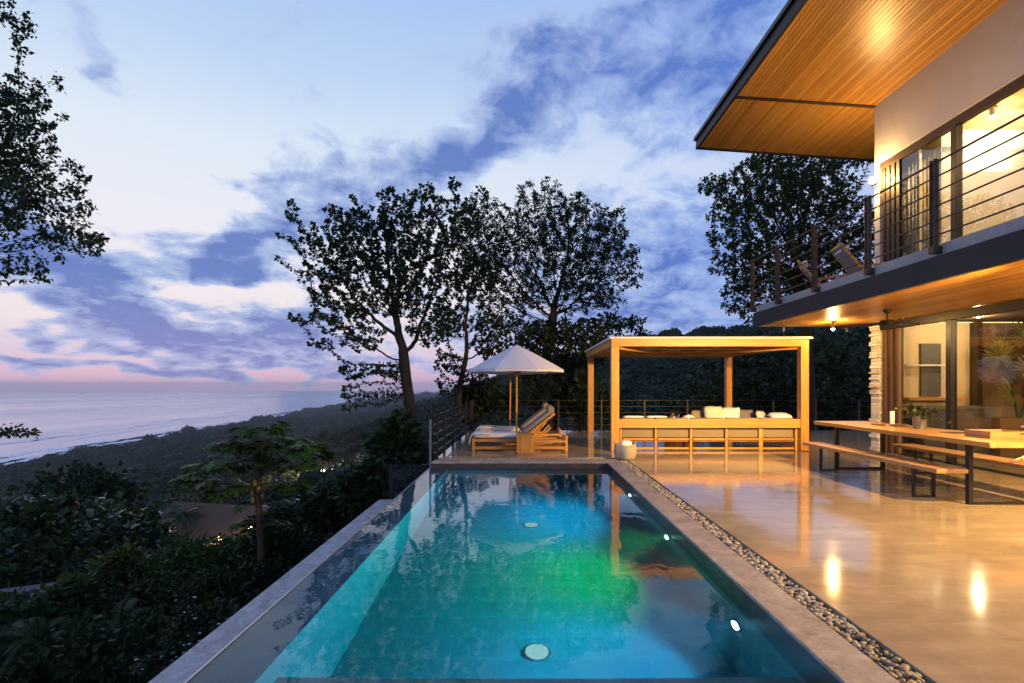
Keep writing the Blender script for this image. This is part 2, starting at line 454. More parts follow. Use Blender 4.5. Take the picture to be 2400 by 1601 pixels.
M['leaf_c'] = mat_leaf('leaf_mid', (0.030, 0.064, 0.018))
M['leaf_d'] = mat_leaf('leaf_pale', (0.046, 0.068, 0.026))
M['leaf_far'] = mat_leaf('forest_leaf', (0.026, 0.047, 0.033), 0.55, 0.7, 0.0, 0.02)
M['chrome'] = mat_plain('polished_metal', (0.7, 0.68, 0.62), 0.18, 1.0, 0.05, 5)
M['warm_bulb'] = mat_emit('warm_bulb', (1.0, 0.72, 0.36), 28.0)
M['pale_bulb'] = mat_emit('pale_bulb', (1.0, 0.85, 0.6), 22.0)

def light(name, kind, loc, energy, color, parent=None, size=0.05, aim=None, angle=None, blend=0.5):
    """a lamp's own light, kept under its fixture"""
    ld = bpy.data.lights.new(name, kind); ld.energy = energy; ld.color = color
    if kind in ('POINT', 'SPOT'): ld.shadow_soft_size = size
    if kind == 'SPOT' and angle: ld.spot_size = R(angle); ld.spot_blend = blend
    if kind == 'AREA': ld.size = size
    o = bpy.data.objects.new(name, ld); COL.objects.link(o); o.location = loc
    if aim is not None: o.rotation_euler = (Vector(loc) - Vector(aim)).to_track_quat('Z', 'Y').to_euler()
    hang(o, parent)
    return o
WARM = (1.0, 0.57, 0.17)

# ------------------------------------------------------------------ terrain, sea
SEA = -150.0
def coast_x(y):
    return np.interp(y, [-4000, 870, 1146, 1417, 2195, 3461, 5625, 9000, 24000], [-800, -890, -950, -960, -1057, -1234, -1540, -2300, -6500])
def ground(x, y):
    x = np.asarray(x, float); y = np.asarray(y, float)
    cx_ = coast_x(y)
    s = np.where(x < 0, x / (-cx_) * 900, x)
    z = np.interp(s, [-2000, -1000, -900, -860, -700, -400, -150, -50, -25, -10, -4, 0, 30, 80, 200, 600], [SEA-30, SEA-12, SEA-1, SEA+4, -132, -98, -52, -24, -15.5, -8.8, -5.0, -4.2, -3.6, 2, 12, 26])
    # the ground drops behind the terrace, then climbs to a wooded ridge
    z = z - 9 * np.clip((y - 19) / 40, 0, 1) * np.clip((s + 60) / 60, 0, 1) * np.exp(-np.clip(y - 60, 0, None) / 150)
    t = x / np.maximum(y, 1.0)
    zr = np.interp(t, [-0.45, -0.30, -0.22, -0.12, 0.0, 0.1, 0.2, 0.35, 0.6, 1.2], [-90, -66, -42, -12, 2, 12, 26, 34, 38, 38])
    w = np.exp(-((y - 420) / 190.0) ** 2) * np.clip((t + 0.45) / 0.15, 0, 1)
    w = np.where(y > 420, np.maximum(w, 0.55 * np.clip((t + 0.35) / 0.2, 0, 1) * np.exp(-(y - 420) / 900)), w)
    z = z * (1 - w) + np.maximum(zr, z) * w
    und = 2.2*np.sin(x/37+1)*np.sin(y/51) + 1.1*np.sin(x/13+y/17) + 6*np.sin(x/190+2)*np.sin(y/260+.7)
    far = np.clip((np.hypot(x, y) - 30) / 200, 0, 1) * np.clip((s + 900) / 200, 0, 1)
    return z + und * far
def gz(x, y): return float(ground(x, y))
def hit(px, py, r0=4.0, r1=9000.0, up=0.0):
    """where the sight line of a photo pixel meets the hillside"""
    prev = r0; Y = r0
    while Y < r1:
        p = at(px, py, Y)
        if p.z < gz(p.x, p.y) + up: break
        Y *= 1.02
    p = at(px, py, Y); return Vector((p.x, p.y, gz(p.x, p.y)))

def build_terrain():
    # a fan of rings: fine close by, coarse towards the coast
    rr = np.concatenate([np.linspace(2, 60, 40), np.geomspace(62, 9000, 130)])
    aa = np.radians(np.linspace(-95, 75, 190))
    RR, AA = np.meshgrid(rr, aa, indexing='ij')
    X = RR * np.sin(AA); Y = RR * np.cos(AA) - 12.0
    Z = ground(X, Y)
    # keep the hillside clear of the pool, the terrace and the house
    nearp = (X > -3.2) & (X < 16) & (Y > -14) & (Y < 17.6)
    Z = np.where(nearp, np.minimum(Z, -3.4), Z)
    v = np.stack([X, Y, Z], -1).reshape(-1, 3)
    n, m = len(rr), len(aa)
    f = []
    for i in range(n - 1):
        for j in range(m - 1): f.append((i*m+j, (i+1)*m+j, (i+1)*m+j+1, i*m+j+1))
    me = bpy.data.meshes.new('hillside'); me.from_pydata(v.tolist(), [], f); me.update(); me.shade_smooth()
    mt, g, out = new_mat('forest_floor'); P = coords(g)
    a = g.noise(P, 0.05, 8, 0.7); b_ = g.noise(P, 0.8, 5, 0.65)
    ff = g.math('ADD', g.math('MULTIPLY', a, 0.6), g.math('MULTIPLY', b_, 0.4))
    principled(g, out, g.ramp(ff, [(0.35, (0.012, 0.020, 0.012)), (0.6, (0.03, 0.048, 0.024)), (0.8, (0.05, 0.05, 0.03))]), 0.95, 0, 0.1, bump(g, b_, 0.6, 0.3))
    me.materials.append(mt)
    tag(link('hillside', me), kind='structure')
    # sea
    mt, g, out = new_mat('sea_water'); P = coords(g)
    mp = g.n('ShaderNodeMapping'); g.l(P, mp.inputs[0]); mp.inputs[3].default_value = (0.05, 0.012, 1); mp.inputs[2].default_value = (0, 0, R(10))
    w1 = g.noise(mp.outputs[0], 1.0, 7, 0.62, 0.6)
    mp2 = g.n('ShaderNodeMapping'); g.l(P, mp2.inputs[0]); mp2.inputs[3].default_value = (0.0016, 0.0004, 1)
    calm = g.noise(mp2.outputs[0], 1.0, 4, 0.5, 0.3)
    principled(g, out, (0.17, 0.215, 0.38, 1), g.math('MULTIPLY_ADD', calm, 0.3, 0.12), 0, 0.7, bump(g, w1, 0.32, 2.5))
    mb = MB(); mb.add([(-16000, -4000, SEA), (6000, -4000, SEA), (6000, 14000, SEA), (-16000, 14000, SEA)], [(0, 1, 2, 3)])
    tag(mb.build('sea', mt), kind='structure')
    # surf: broken white water along the beach, and swell lines further out
    mb = MB(); rr_ = random.Random(3)
    def foam(y0, y1, off, wid, jag, step):
        ys = np.arange(y0, y1, step); top = []; bot = []
        for k, yy in enumerate(ys):
            j = jag * (math.sin(yy / 31 + off) + 0.6*math.sin(yy / 13 + off*2) + 0.5*(rr_.random()-0.5))
            taper = min(1.0, k / 6, (len(ys)-1-k) / 6)
            x0 = float(coast_x(yy)) - off + j
            ww = wid * taper * (0.5 + rr_.random())
            top.append((x0, yy, SEA + 0.25)); bot.append((x0 - ww, yy, SEA + 0.25))
        b = len(mb.v); mb.v += top + bot; n_ = len(ys)
        mb.f += [(b+k, b+k+1, b+n_+k+1, b+n_+k) for k in range(n_-1)]
    for k in range(64):
        y0 = rr_.uniform(450, 3200); foam(y0, y0 + rr_.uniform(120, 650), rr_.uniform(2, 150), rr_.uniform(12, 46), 7, 9)
    for k in range(26):
        y0 = rr_.uniform(500, 3600); foam(y0, y0 + rr_.uniform(200, 900), rr_.uniform(100, 480), rr_.uniform(5, 18), 8, 14)
    mf = mat_plain('foam', (0.8, 0.82, 0.88), 0.8, 0, 0.4, 0.15)
    tag(mb.build('surf', mf), 'broken white surf lines along the beach', kind='stuff')
    # reef rocks at the water's edge
    mb = MB()
    for k in range(90):
        yy = rr_.uniform(800, 1500); xx = float(coast_x(yy)) - rr_.uniform(-10, 70); q = rr_.uniform(2, 9)
        mb.ball((xx, yy, SEA), q, q*rr_.uniform(1, 2.6), q*0.22, 7, 4)
    tag(mb.build('reef_rocks', mat_plain('reef', (0.03, 0.03, 0.035), 0.8), smooth=True), 'low dark reef rocks in the surf', kind='stuff')
build_terrain()

# ------------------------------------------------------------------ terrace and pool
DX, GX0, CXI = 2.085, 1.90, 1.62          # terrace edge, pebble channel, coping edge
WZ = -0.12                                  # water level
PXL, PXE = -1.48, -1.835                    # pool face of the overflow wall, overflow edge
PY0, PY1 = 1.1, 9.95                        # near and far pool wall
PZ = -1.42                                  # pool floor
DY0, DYR = 10.62, 17.0

def build_terrace():
    # one L-shaped slab: beside the pool and beyond it
    o = [(DX, -6), (16, -6), (16, DYR), (-1.80, DYR), (-1.80, DY0), (DX, DY0)]
    mb = MB(); n = len(o)
    mb.v = [(x, y, 0) for x, y in o] + [(x, y, -0.45) for x, y in o]
    mb.f = [tuple(range(n)), tuple(range(2*n-1, n-1, -1))] + [(i, n+i, n+(i+1) % n, (i+1) % n) for i in range(n)]
    tag(mb.build('terrace', M['deck'], bevel=0.004), kind='structure')
    # retaining walls under the terrace
    mb = MB(); mb.box(-1.74, 15.9, 10.9, 16.9, -9, -0.452); mb.box(DX+0.1, 15.9, -5.9, 10.9, -6, -0.452)
    tag(mb.build('retaining_wall', M['slab']), 'grey concrete retaining wall under the terrace', 'wall')
    # pebble channel bed (L shape) and coping
    mb = MB(); mb.box(GX0, DX, -6, 10.36, -0.12, -0.055); mb.box(-1.80, DX, 10.36, DY0, -0.12, -0.055)
    bed = tag(mb.build('pebble_channel', mat_plain('channel_bed', (0.045, 0.038, 0.033), 0.9)), kind='structure')
    mb = MB(); mb.box(CXI, GX0, -6, PY1+0.0, -0.30, 0.0)
    tag(mb.build('pool_coping', M['coping'], bevel=0.006), kind='structure')
    mb = MB(); mb.box(PXE+0.03, GX0-0.002, PY1+0.002, 10.36, -0.30, -0.001)
    tag(mb.build('pool_coping', M['coping'], bevel=0.006), kind='structure')
    return bed

def build_pebbles(bed):
    rr_ = random.Random(5)
    mats = []
    for k, c in enumerate([(0.30, 0.22, 0.12), (0.40, 0.34, 0.25), (0.17, 0.14, 0.11), (0.36, 0.26, 0.11), (0.10, 0.095, 0.09), (0.46, 0.41, 0.32)]):
        mats.append(mat_plain('pebble_stone', c, 0.55, 0, 0.3, 30, 0.2))
    prot = []
    for k in range(12):
        bm = bmesh.new(); bmesh.ops.create_icosphere(bm, subdivisions=1, radius=1)
        for v in bm.verts: v.co *= rr_.uniform(0.84, 1.12)
        me = bpy.data.meshes.new('pebble'); bm.to_mesh(me); bm.free(); me.shade_smooth(); me.materials.append(mats[k % 6]); prot.append(me)
    spots = []
    y = 1.6
    while y < 10.3:                       # along the pool's side
        s_ = 0.052
        for k in range(7):
            for lay in (0, 1):
                spots.append((rr_.uniform(GX0+0.022, DX-0.022), y + rr_.uniform(-0.03, 0.03), -0.045 + 0.026*lay))
        y += 0.048
    x = -1.72
    while x < DX:                         # along the far side
        for k in range(4): spots.append((x + rr_.uniform(-0.03, 0.03), rr_.uniform(10.39, DY0-0.03), -0.03 + rr_.uniform(0, 0.02)))
        x += 0.075
    spots.sort(key=lambda p: p[1] + (0.0 if p[2] > -0.03 else 1.2))
    rest = MB()
    for i, (x, y, z) in enumerate(spots):
        a = rr_.choice([rr_.uniform(0.012, 0.019), rr_.uniform(0.018, 0.028)]); b_, c_ = a*rr_.uniform(0.75, 1.35), a*rr_.uniform(0.5, 0.8)
        me = rr_.choice(prot)
        if i < 300:
            o = link('pebble', me, bed, (x, y, z)); o.scale = (a, b_, c_); o.rotation_euler = (rr_.uniform(-.4, .4), rr_.uniform(-.4, .4), rr_.uniform(0, 6.3))
        else:
            q = rr_.uniform(0, 6.3); ca, sa = math.cos(q), math.sin(q)
            vs = [(x + (v.co.x*a)*ca - (v.co.y*b_)*sa, y + (v.co.x*a)*sa + (v.co.y*b_)*ca, z + v.co.z*c_) for v in me.vertices]
            rest.add(vs, [tuple(p.vertices) for p in me.polygons])
    mt, g, out = new_mat('mixed_pebbles')
    geo = g.n('ShaderNodeNewGeometry')
    principled(g, out, g.ramp(geo.outputs['Random Per Island'], [(0.0, (0.16, 0.15, 0.15)), (0.3, (0.30, 0.25, 0.19)), (0.6, (0.40, 0.31, 0.18)), (1.0, (0.52, 0.48, 0.42))]), 0.55)
    tag(rest.build('pebble_bed', mt, bed, smooth=True), kind='stuff')

def build_pool():
    pool = thing('swimming_pool', ((PXL+CXI)/2, (PY0+PY1)/2, PZ-0.2), 'infinity swimming pool glowing turquoise and green beside the terrace', 'pool')
    mt, g, out = new_mat('pool_tile'); P = coords(g); oi = g.n('ShaderNodeObjectInfo')
    br = g.n('ShaderNodeTexBrick'); br.offset = 0; br.inputs['Scale'].default_value = 1.0
    br.inputs['Brick Width'].default_value = 0.10; br.inputs['Row Height'].default_value = 0.10; br.inputs['Mortar Size'].default_value = 0.003
    br.inputs['Color1'].default_value = (0.105, 0.185, 0.185, 1); br.inputs['Color2'].default_value = (0.118, 0.205, 0.20, 1); br.inputs['Mortar'].default_value = (0.095, 0.168, 0.17, 1)
    sx, sy, sz = g.sep(P)
    g.l(g.xyz(g.math('ADD', sx, 0.0), g.math('ADD', sy, sz), 0), br.inputs['Vector'])
    n = g.noise(P, 1.4, 5, 0.6)
    f = g.math('MULTIPLY', g.math('MULTIPLY_ADD', n, 0.5, 0.75), g.math('MULTIPLY_ADD', oi.outputs['Random'], 0.07, 0.965))
    principled(g, out, g.mix(1.0, br.outputs[0], g.xyz(f, f, f), 'MULTIPLY'), 0.45)
    M['tile'] = mt
    M['band'] = mat_concrete('dark_band_tile', (0.018, 0.017, 0.018), (0.075, 0.065, 0.058), 5.0, 0.35, 0.4)
    mb = MB(); mb.box(CXI, CXI+0.25, PY0-0.25, PY1+0.25, PZ-0.2, -0.302); mb.build('side_wall', mt, pool)
    mb = MB(); mb.box(CXI-0.001, CXI+0.05, PY0, PY1, -0.20, -0.02); mb.box(CXI-0.001, CXI+0.05, PY0, PY1, -0.301, -0.201); mb.build('waterline_band', M['band'], pool)
    mb = MB(); mb.box(PXE, CXI-0.002, PY1, PY1+0.25, PZ-0.2, -0.303)
    mb.build('end_wall', mt, pool)
    mb = MB(); mb.box(PXE+0.03, CXI-0.002, PY1-0.001, PY1+0.2, -0.302, -0.02); mb.build('waterline_band', M['band'], pool)
    mb = MB(); mb.box(PXE, CXI, PY0-0.25, PY0, PZ-0.2, -0.02); mb.build('near_wall', mt, pool)
    mb = MB(); mb.box(PXE, PXL, PY0, PY1, WZ-0.032, WZ-0.028); mb.build('overflow_shelf', mat_concrete('shelf_tile', (0.015, 0.06, 0.10), (0.04, 0.12, 0.18), 5.0, 0.35, 0.3), pool)
    mb = MB(); mb.box(PXE, PXL, PY0, PY1, PZ-0.2, WZ-0.033)
    mb.build('overflow_wall', mt, pool, bevel=0.004)
    mb = MB(); mb.box(PXE-0.012, PXE, PY0-0.2, PY1+0.06, WZ-0.10, WZ+0.006)
    mb.build('overflow_lip', mat_plain('steel_lip', (0.42, 0.42, 0.46), 0.3, 0.8), pool)
    mb = MB(); mb.box(PXL, CXI, PY0, PY1, PZ-0.2, PZ-0.02); fl = mb.build('floor', mat_plain('grout', (0.095, 0.165, 0.165), 0.7), pool)
    # floor tiles, each its own piece
    nx, ny = 10, 29; w, d = (CXI-PXL)/nx, (PY1-PY0)/ny
    me = MB().box(-w/2+0.0005, w/2-0.0005, -d/2+0.0005, d/2-0.0005, -0.02, 0).mesh('tile', mt)
    for j in range(ny):
        for i in range(nx):
            o = link('tile', me, fl, (PXL + w*(i+.5), PY0 + d*(j+.5), PZ)); o.rotation_euler = (random.uniform(-.002, .002), random.uniform(-.002, .002), 0)
    # bench step at the near end
    mb = MB(); mb.box(PXL, CXI, PY0, 3.09, PZ, -0.42); mb.build('bench_step', mt, pool, bevel=0.01)
    # water body
    wm, g, out = mat_water('pool_water', 0.0032, 2.6)
    M['pool_water'] = wm
    if POOL_VOLUME:
        pa = g.n('ShaderNodeVolumeAbsorption'); pa.inputs[0].default_value = (0.02, 0.66, 0.78, 1); pa.inputs[1].default_value = 0.50
        ps = g.n('ShaderNodeVolumeScatter'); ps.inputs[0].default_value = (0.35, 0.9, 1.0, 1); ps.inputs['Density'].default_value = POOL_VOLUME; ps.inputs['Anisotropy'].default_value = 0.82
        ad = g.n('ShaderNodeAddShader'); g.l(pa.outputs[0], ad.inputs[0]); g.l(ps.outputs[0], ad.inputs[1]); g.l(ad.outputs[0], out.inputs[1])
    mb = MB(); mb.box(PXE+0.004, CXI+0.02, PY0-0.02, PY1+0.02, PZ-0.1, WZ)
    wo = mb.build('water', wm, pool)
    # catch basin below the overflow edge
    basin = thing('catch_basin', (-2.5, 5, -4), 'narrow grey stone ledge wall running below the infinity edge', 'basin wall')
    LZ = -0.60
    mb = MB(); mb.box(-2.66, -2.28, -1, 9.42, -5, LZ); mb.build('ledge', M['ledge'], basin, bevel=0.008)
    mb = MB(); mb.box(-2.28, PXE-0.02, -1, 9.42, -1.5, -1.3); mb.build('trough', M['ledge'], basin)
    mb = MB(); mb.box(PXE-0.02, PXE-0.001, -1, PY1+.2, -5, WZ-0.11); mb.build('outer_face', M['ledge'], basin)
    mb = MB(); mb.box(-2.66, PXE-0.03, 9.425, 9.8, -5, -0.75); mb.build('end_cap', M['ledge'], basin, bevel=0.008)
    # lamps: three on the side wall, two in the floor
    def refr(px, py, plane, val):
        d = Vector(((px-CX)/FPX, 1.0, (CY-py)/FPX)).normalized(); o = Vector((0, 0, CAMZ))
        s_ = o + d * ((WZ - CAMZ) / d.z)
        eta = 1/1.333; nrm = Vector((0, 0, 1)); ci = -d.dot(nrm); k = math.sqrt(1 - eta*eta*(1-ci*ci))
        t = eta*d + (eta*ci - k)*nrm
        return s_ + t * ((val - s_[plane]) / t[plane])
    for px, py, colr, e, lab in POOL_WALL_LAMPS:
        p = refr(px, py, 0, CXI-0.003)
        L = thing('pool_wall_lamp', p, lab, 'pool lamp', 'lamps in the pool wall')
        MB().cyl((p.x, p.y, p.z), (p.x-0.02, p.y, p.z), 0.075, n=20).build('housing', M['chrome'], L)
        MB().cyl((p.x-0.021, p.y, p.z), (p.x-0.03, p.y, p.z), 0.052, n=20).build('lens', mat_emit('pool_lens', tuple(0.35+0.65*c for c in colr), 40), L)
        light('lamp_light', 'SPOT', (p.x-0.06, p.y, p.z), e, colr, L, 0.05, (p.x-2, p.y-0.1, p.z-0.60), 126, 1.0)
    for px, py, colr, e, lab in POOL_FLOOR_LAMPS:
        p = refr(px, py, 2, PZ)
        L = thing('pool_floor_lamp', p, lab, 'pool lamp', 'round lamps in the pool floor')
        MB().cyl((p.x, p.y, p.z), (p.x, p.y, p.z+0.014), 0.115, n=24).build('housing', M['chrome'], L)
        MB().cyl((p.x, p.y, p.z+0.015), (p.x, p.y, p.z+0.022), 0.10, n=24).build('lens', mat_emit('floor_lens', (0.75, 1.0, 0.93), 0.8), L)
POOL_VOLUME = 0.075
POOL_WALL_LAMPS = [(1730, 1466, (0.02, 0.56, 1.0), 980, 'blue white lamp nearest the camera in the pool side wall'),
                   (1567, 1259, (0.015, 1.0, 0.22), 640, 'green lamp in the middle of the pool side wall'),
                   (1480, 1161, (0.02, 0.60, 1.0), 1250, 'farthest blue white lamp in the pool side wall')]
POOL_FLOOR_LAMPS = [(1259, 1529, (0.05, 0.80, 0.85), 9, 'round pale lamp in the pool floor nearest the camera'),
                    (1246, 1231, (0.05, 0.75, 0.9), 9, 'round pale lamp in the pool floor farther away')]
bed = build_terrace()
build_pebbles(bed)
build_pool()

# ------------------------------------------------------------------ terrace railings, glass panel
def build_railings():
    X = -1.76
    rl = thing('terrace_railing', (X, 13.5, 0), 'dark metal railing with five bars along the seaward terrace edge', 'railing')
    ys = [10.35, 11.3, 12.7, 14.1, 15.6, 16.9]
    for y in ys: MB().box(X-0.03, X+0.03, y-0.03, y+0.03, -0.3, 1.0).build('post', M['black'], rl, 0.004)
    for k in range(5):
        z = 0.16 + 0.185*k
        MB().bar((X, 10.0, z), (X, 16.9, z), 0.03, 0.035).build('rail', M['black'], rl)
    rb = thing('terrace_railing', (6, DYR, 0), 'thin dark wire railing along the rear terrace edge before the wooded hill', 'railing')
    x = -1.7
    while x < 12:
        MB().box(x-0.022, x+0.022, 16.88, 16.925, 0, 1.02).build('post', M['black'], rb, 0.004); x += 1.42
    for k in range(5): MB().bar((X+0.04, 16.9, 0.2+0.2*k), (12, 16.9, 0.2+0.2*k), 0.009, 0.009).build('rail', M['black'], rb)
    gp = thing('glass_panel', (-2.2, 9.9, -0.7), 'clear glass panel between basin wall and terrace corner', 'glass panel')
    MB().box(-2.58, -1.86, 9.905, 9.917, -1.2, -0.03).build('pane', M['clearglass'], gp)
    MB().box(-1.845, -1.805, 9.96, 10.0, -0.3, 0.83).build('post', mat_plain('grey_post', (0.16, 0.18, 0.24), 0.4, 0.6), gp, 0.004)
    MB().box(-2.60, -2.585, 9.90, 9.92, -1.2, -0.03).build('edge_clip', M['steel'], gp)
build_railings()

# ------------------------------------------------------------------ house
HX, HY = 8.15, 11.9        # facade plane and its far corner
def build_house():
    H = thing('villa', (10.5, 7, 0), 'two storey villa with timber soffits, white upper wall and lit glazing', 'house')
    sz = lambda x: 8.2 - 0.07*(x - 4.93)
    # ---- roof with soffit boards
    x0, x1, y0, y1 = 4.93, 14.0, 1.0, 14.45
    mb = MB(); mb.v = [(x0, y0, sz(x0)+.03), (x1, y0, sz(x1)+.03), (x1, y1, sz(x1)+.03), (x0, y1, sz(x0)+.03)]
    mb.v += [(x, y, z+0.2) for x, y, z in mb.v]
    mb.f = [(0,3,2,1),(4,5,6,7),(0,1,5,4),(1,2,6,5),(2,3,7,6),(3,0,4,7)]
    roof = mb.build('roof', M['gap'], H)
    tilt = -math.atan(0.07); pitch = 0.088
    n = int((x1 - x0) / pitch)
    def board(L): return MB().box(-pitch/2+0.004, pitch/2-0.004, -L/2, L/2, 0, 0.022).mesh('soffit_board', M['soffit'], 0.0025, seg=1)
    bB = board(y1-0.04-HY-0.05); segs = {}
    for i in range(n):
        x = x0 + pitch*(i+.5)
        cuts = [y0] + [y0 + random.choice([2.4, 3.0, 3.6, 4.2]), y0 + random.choice([6.0, 6.6, 7.2, 7.8])] + [HY-0.05]
        row = [(bB, (HY+0.05+y1-0.04)/2)]
        if x <= HX + 0.1:
            for a, b_ in zip(cuts[:-1], cuts[1:]):
                k = round(b_-a, 2)
                if k not in segs: segs[k] = board(k-0.003)
                row.append((segs[k], (a+b_)/2))
        for me, yc in row:
            o = link('soffit_board', me, roof, (x, yc, sz(x)+random.uniform(-.0015, .0015))); o.rotation_euler = (0, -tilt, 0)
    mb = MB(); mb.bar((x0, HY, sz(x0)-0.004), (HX, HY, sz(HX)-0.004), 0.085, 0.03); mb.build('soffit_trim', M['bronze'], roof)
    mb = MB(); mb.box(x0-0.07, x0, y0, y1, sz(x0)-0.03, sz(x0)+0.20); mb.build('fascia', M['steel'], roof, 0.005)
    mb = MB(); mb.box(x0-0.13, x0-0.002, y0, y1+0.05, sz(x0)+0.201, sz(x0)+0.30); mb.build('roof_edge', M['black'], roof, 0.006)
    mb = MB(); mb.bar((x0-0.07, y1, sz(x0)+0.09), (x1, y1, sz(x1)+0.09), 0.05, 0.25); mb.build('fascia', M['steel'], roof)
    # ---- upper wall
    mb = MB(); mb.add([(HX, 1, 6.6), (HX+.2, 1, 6.6), (HX+.2, HY, 6.6), (HX, HY, 6.6), (HX, 1, sz(HX)+.02), (HX+.2, 1, sz(HX+.2)+.02), (HX+.2, HY, sz(HX+.2)+.02), (HX, HY, sz(HX)+.02)],
                      [(0,3,2,1),(4,5,6,7),(0,1,5,4),(1,2,6,5),(2,3,7,6),(3,0,4,7)])
    mb.box(HX, HX+.2, 11.73, HY, 3.37, 6.598)
    mb.build('upper_wall', M['wall'], H)
    mb = MB(); mb.box(HX+.201, 14, 11.76, HY-0.001, 3.4, 7.6); mb.box(13.8, 14, 1, 11.758, 3.4, 7.5); mb.build('upper_room_wall', M['white_paint'], H)
    mb = MB(); mb.box(HX+.202, 13.8, 1, 11.757, 7.25, 7.4); mb.build('upper_ceiling', M['ceiling'], H)
    mb = MB(); mb.box(HX+.21, 13.8, 11.5, 11.755, 6.86, 7.245); mb.build('ceiling_beam', M['white_paint'], H)
    # ---- upper glazing
    fr = MB(); fr.box(HX+0.04, HX+0.16, 1, 11.728, 6.44, 6.598); up = fr.build('upper_window_frame', M['bronze'], H, 0.004)
    MB().box(HX+0.03, HX+0.17, 9.70, 9.82, 3.46, 6.438).build('mullion', M['bronze'], up, 0.004)
    MB().box(HX+0.03, HX+0.17, 7.55, 7.67, 3.46, 6.438).build('mullion', M['bronze'], up, 0.004)
    MB().box(HX+0.03, HX+0.17, 1, 11.728, 3.372, 3.458).build('sill', M['bronze'], up, 0.004)
    for a, b_ in ((9.825, 11.19), (7.675, 9.695), (5.4, 7.545), (1.0, 5.38)):
        MB().box(HX+0.09, HX+0.10, a, b_, 3.46, 6.438).build('pane', M['glass'], up)
    for k in range(7): MB().box(HX+0.06+0.02*(k % 2), HX+0.13+0.02*(k % 2), 11.20+0.075*k, 11.272+0.075*k, 3.46, 6.437).build('shutter_slat', M['darkjamb'], up)
    # ---- balcony
    mb = MB(); mb.box(5.50, HX+0.2, 1, 12.06, 3.201, 3.37); bal = mb.build('balcony_slab', M['slab'], H, 0.006)
    mb = MB(); mb.box(5.42, 5.51, 1, 12.12, 2.88, 3.20); mb.build('balcony_fascia', M['steel'], bal, 0.005)
    mb = MB(); mb.box(5.512, HX+0.2, 12.062, 12.12, 2.88, 3.20); mb.build('balcony_fascia', M['steel'], bal, 0.005)
    mb = MB(); mb.box(5.512, 13.8, 1, 12.06, 2.93, 3.199); mb.build('soffit_backing', M['gap'], bal)
    pitch = 0.118; n = int((HX - 5.52) / pitch)
    bm_ = MB().box(-pitch/2+0.003, pitch/2-0.003, -5.52, 5.52, 0, 0.02).mesh('soffit_board', M['soffit'], 0.002, seg=1)
    for i in range(n+1): link('soffit_board', bm_, bal, (5.58 + pitch*i, 6.53, 2.905+random.uniform(-.0015, .0015)))
    # balcony railing: twin flat-bar posts on brackets, six round rails
    rl = MB().cyl((5.42, 1.0, 4.43), (5.42, 12.2, 4.43), 0.016, n=8).build('balcony_railing', M['rail'], H)
    for y in (12.15, 10.95, 9.55, 8.07, 6.77, 5.4, 4.05, 2.7):
        mb = MB(); mb.box(5.39, 5.455, y-0.042, y-0.028, 3.24, 4.48); mb.box(5.39, 5.455, y+0.028, y+0.042, 3.24, 4.48); mb.box(5.38, 5.499, y-0.048, y+0.048, 3.24, 3.33)
        mb.build('post', M['rail'], rl, 0.003)
    for k in range(5):
        MB().cyl((5.42, 1.0, 3.47+0.192*k), (5.42, 12.2, 3.47+0.192*k), 0.012, n=8).build('rail', M['rail'], rl)
    # ---- ground floor: stone pier, shutters, glazing
    pier = MB().box(8.13, 8.30, 11.70, 11.90, 0, 2.9).build('stone_pier', M['stone'], H)
    z = 0.0; rr_ = random.Random(9)
    while z < 2.86:
        h = rr_.uniform(0.045, 0.085); h = min(h, 2.9 - z)
        a = 8.085 - rr_.choice([0, 0, 0.035, 0.05]); b_ = 8.325 + rr_.choice([0, 0.01]); c = 11.66 - rr_.uniform(0, 0.03)
        MB().box(a, b_, c, 11.93, z+0.004, z+h-0.004).build('stone', M['stone'], pier, 0.004, seg=1)
        z += h
    sh = MB().box(8.17, 8.20, 11.06, 11.64, 0, 2.74).build('folded_shutter', M['bronze'], H)
    for k in range(9): MB().box(8.10+0.018*(k % 3), 8.168, 11.065+0.064*k, 11.065+0.064*k+0.045, 0.01, 2.735).build('slat', M['slatwood'], sh)
    fr = MB(); fr.box(8.08, 8.22, 1, 11.65, 2.742, 2.898); lw = fr.build('window_frame', M['black'], H, 0.004)
    for y in (9.70, 7.5, 5.3): MB().box(8.09, 8.21, y, y+0.125, 0, 2.74).build('mullion', M['black'], lw, 0.004)
    MB().box(8.09, 8.21, 1, 11.05, 0.001, 0.03).build('floor_track', M['black'], lw)
    for a, b_ in ((9.83, 11.05), (7.63, 9.69), (5.43, 7.49), (1.0, 5.29)):
        MB().box(8.145, 8.155, a, b_, 0.032, 2.74).build('pane', M['roomglass'], lw)
    # ---- ground floor room
    mb = MB(); mb.box(8.32, 14, 11.72, 11.88, 0, 3.4); mb.box(13.8, 14, 1, 11.718, 0, 3.4); mb.build('room_wall', M['interior'], H)
    mb = MB(); mb.box(HX+0.21, 13.8, 1, 11.718, 3.12, 3.2); mb.build('room_ceiling', M['ceiling'], H)
    mb = MB(); mb.box(8.5, 13.79, 11.60, 11.70, 2.93, 3.05); mb.build('cove_strip', M['cove'], H)
    mb = MB(); mb.box(9.05, 9.50, 11.66, 11.715, 1.25, 2.45); mb.build('wall_niche', mat_plain('slate_panel', (0.10, 0.10, 0.11), 0.6), H)
    mb = MB(); mb.box(8.6, 9.55, 11.52, 11.655, 1.93, 1.97); mb.build('shelf', M['white_paint'], H)
    mb = MB(); mb.box(8.6, 9.9, 11.45, 11.715, 1.16, 1.22); mb.build('shelf', M['teak'], H)
    mb = MB(); mb.box(10.20, 10.30, 11.5, 11.715, 0, 3.1); mb.build('partition', M['bronze'], H)
    mb = MB(); mb.box(10.31, 13.79, 11.69, 11.717, 0, 2.92); mb.build('timber_panel', M['panelwood'], H)
    return H
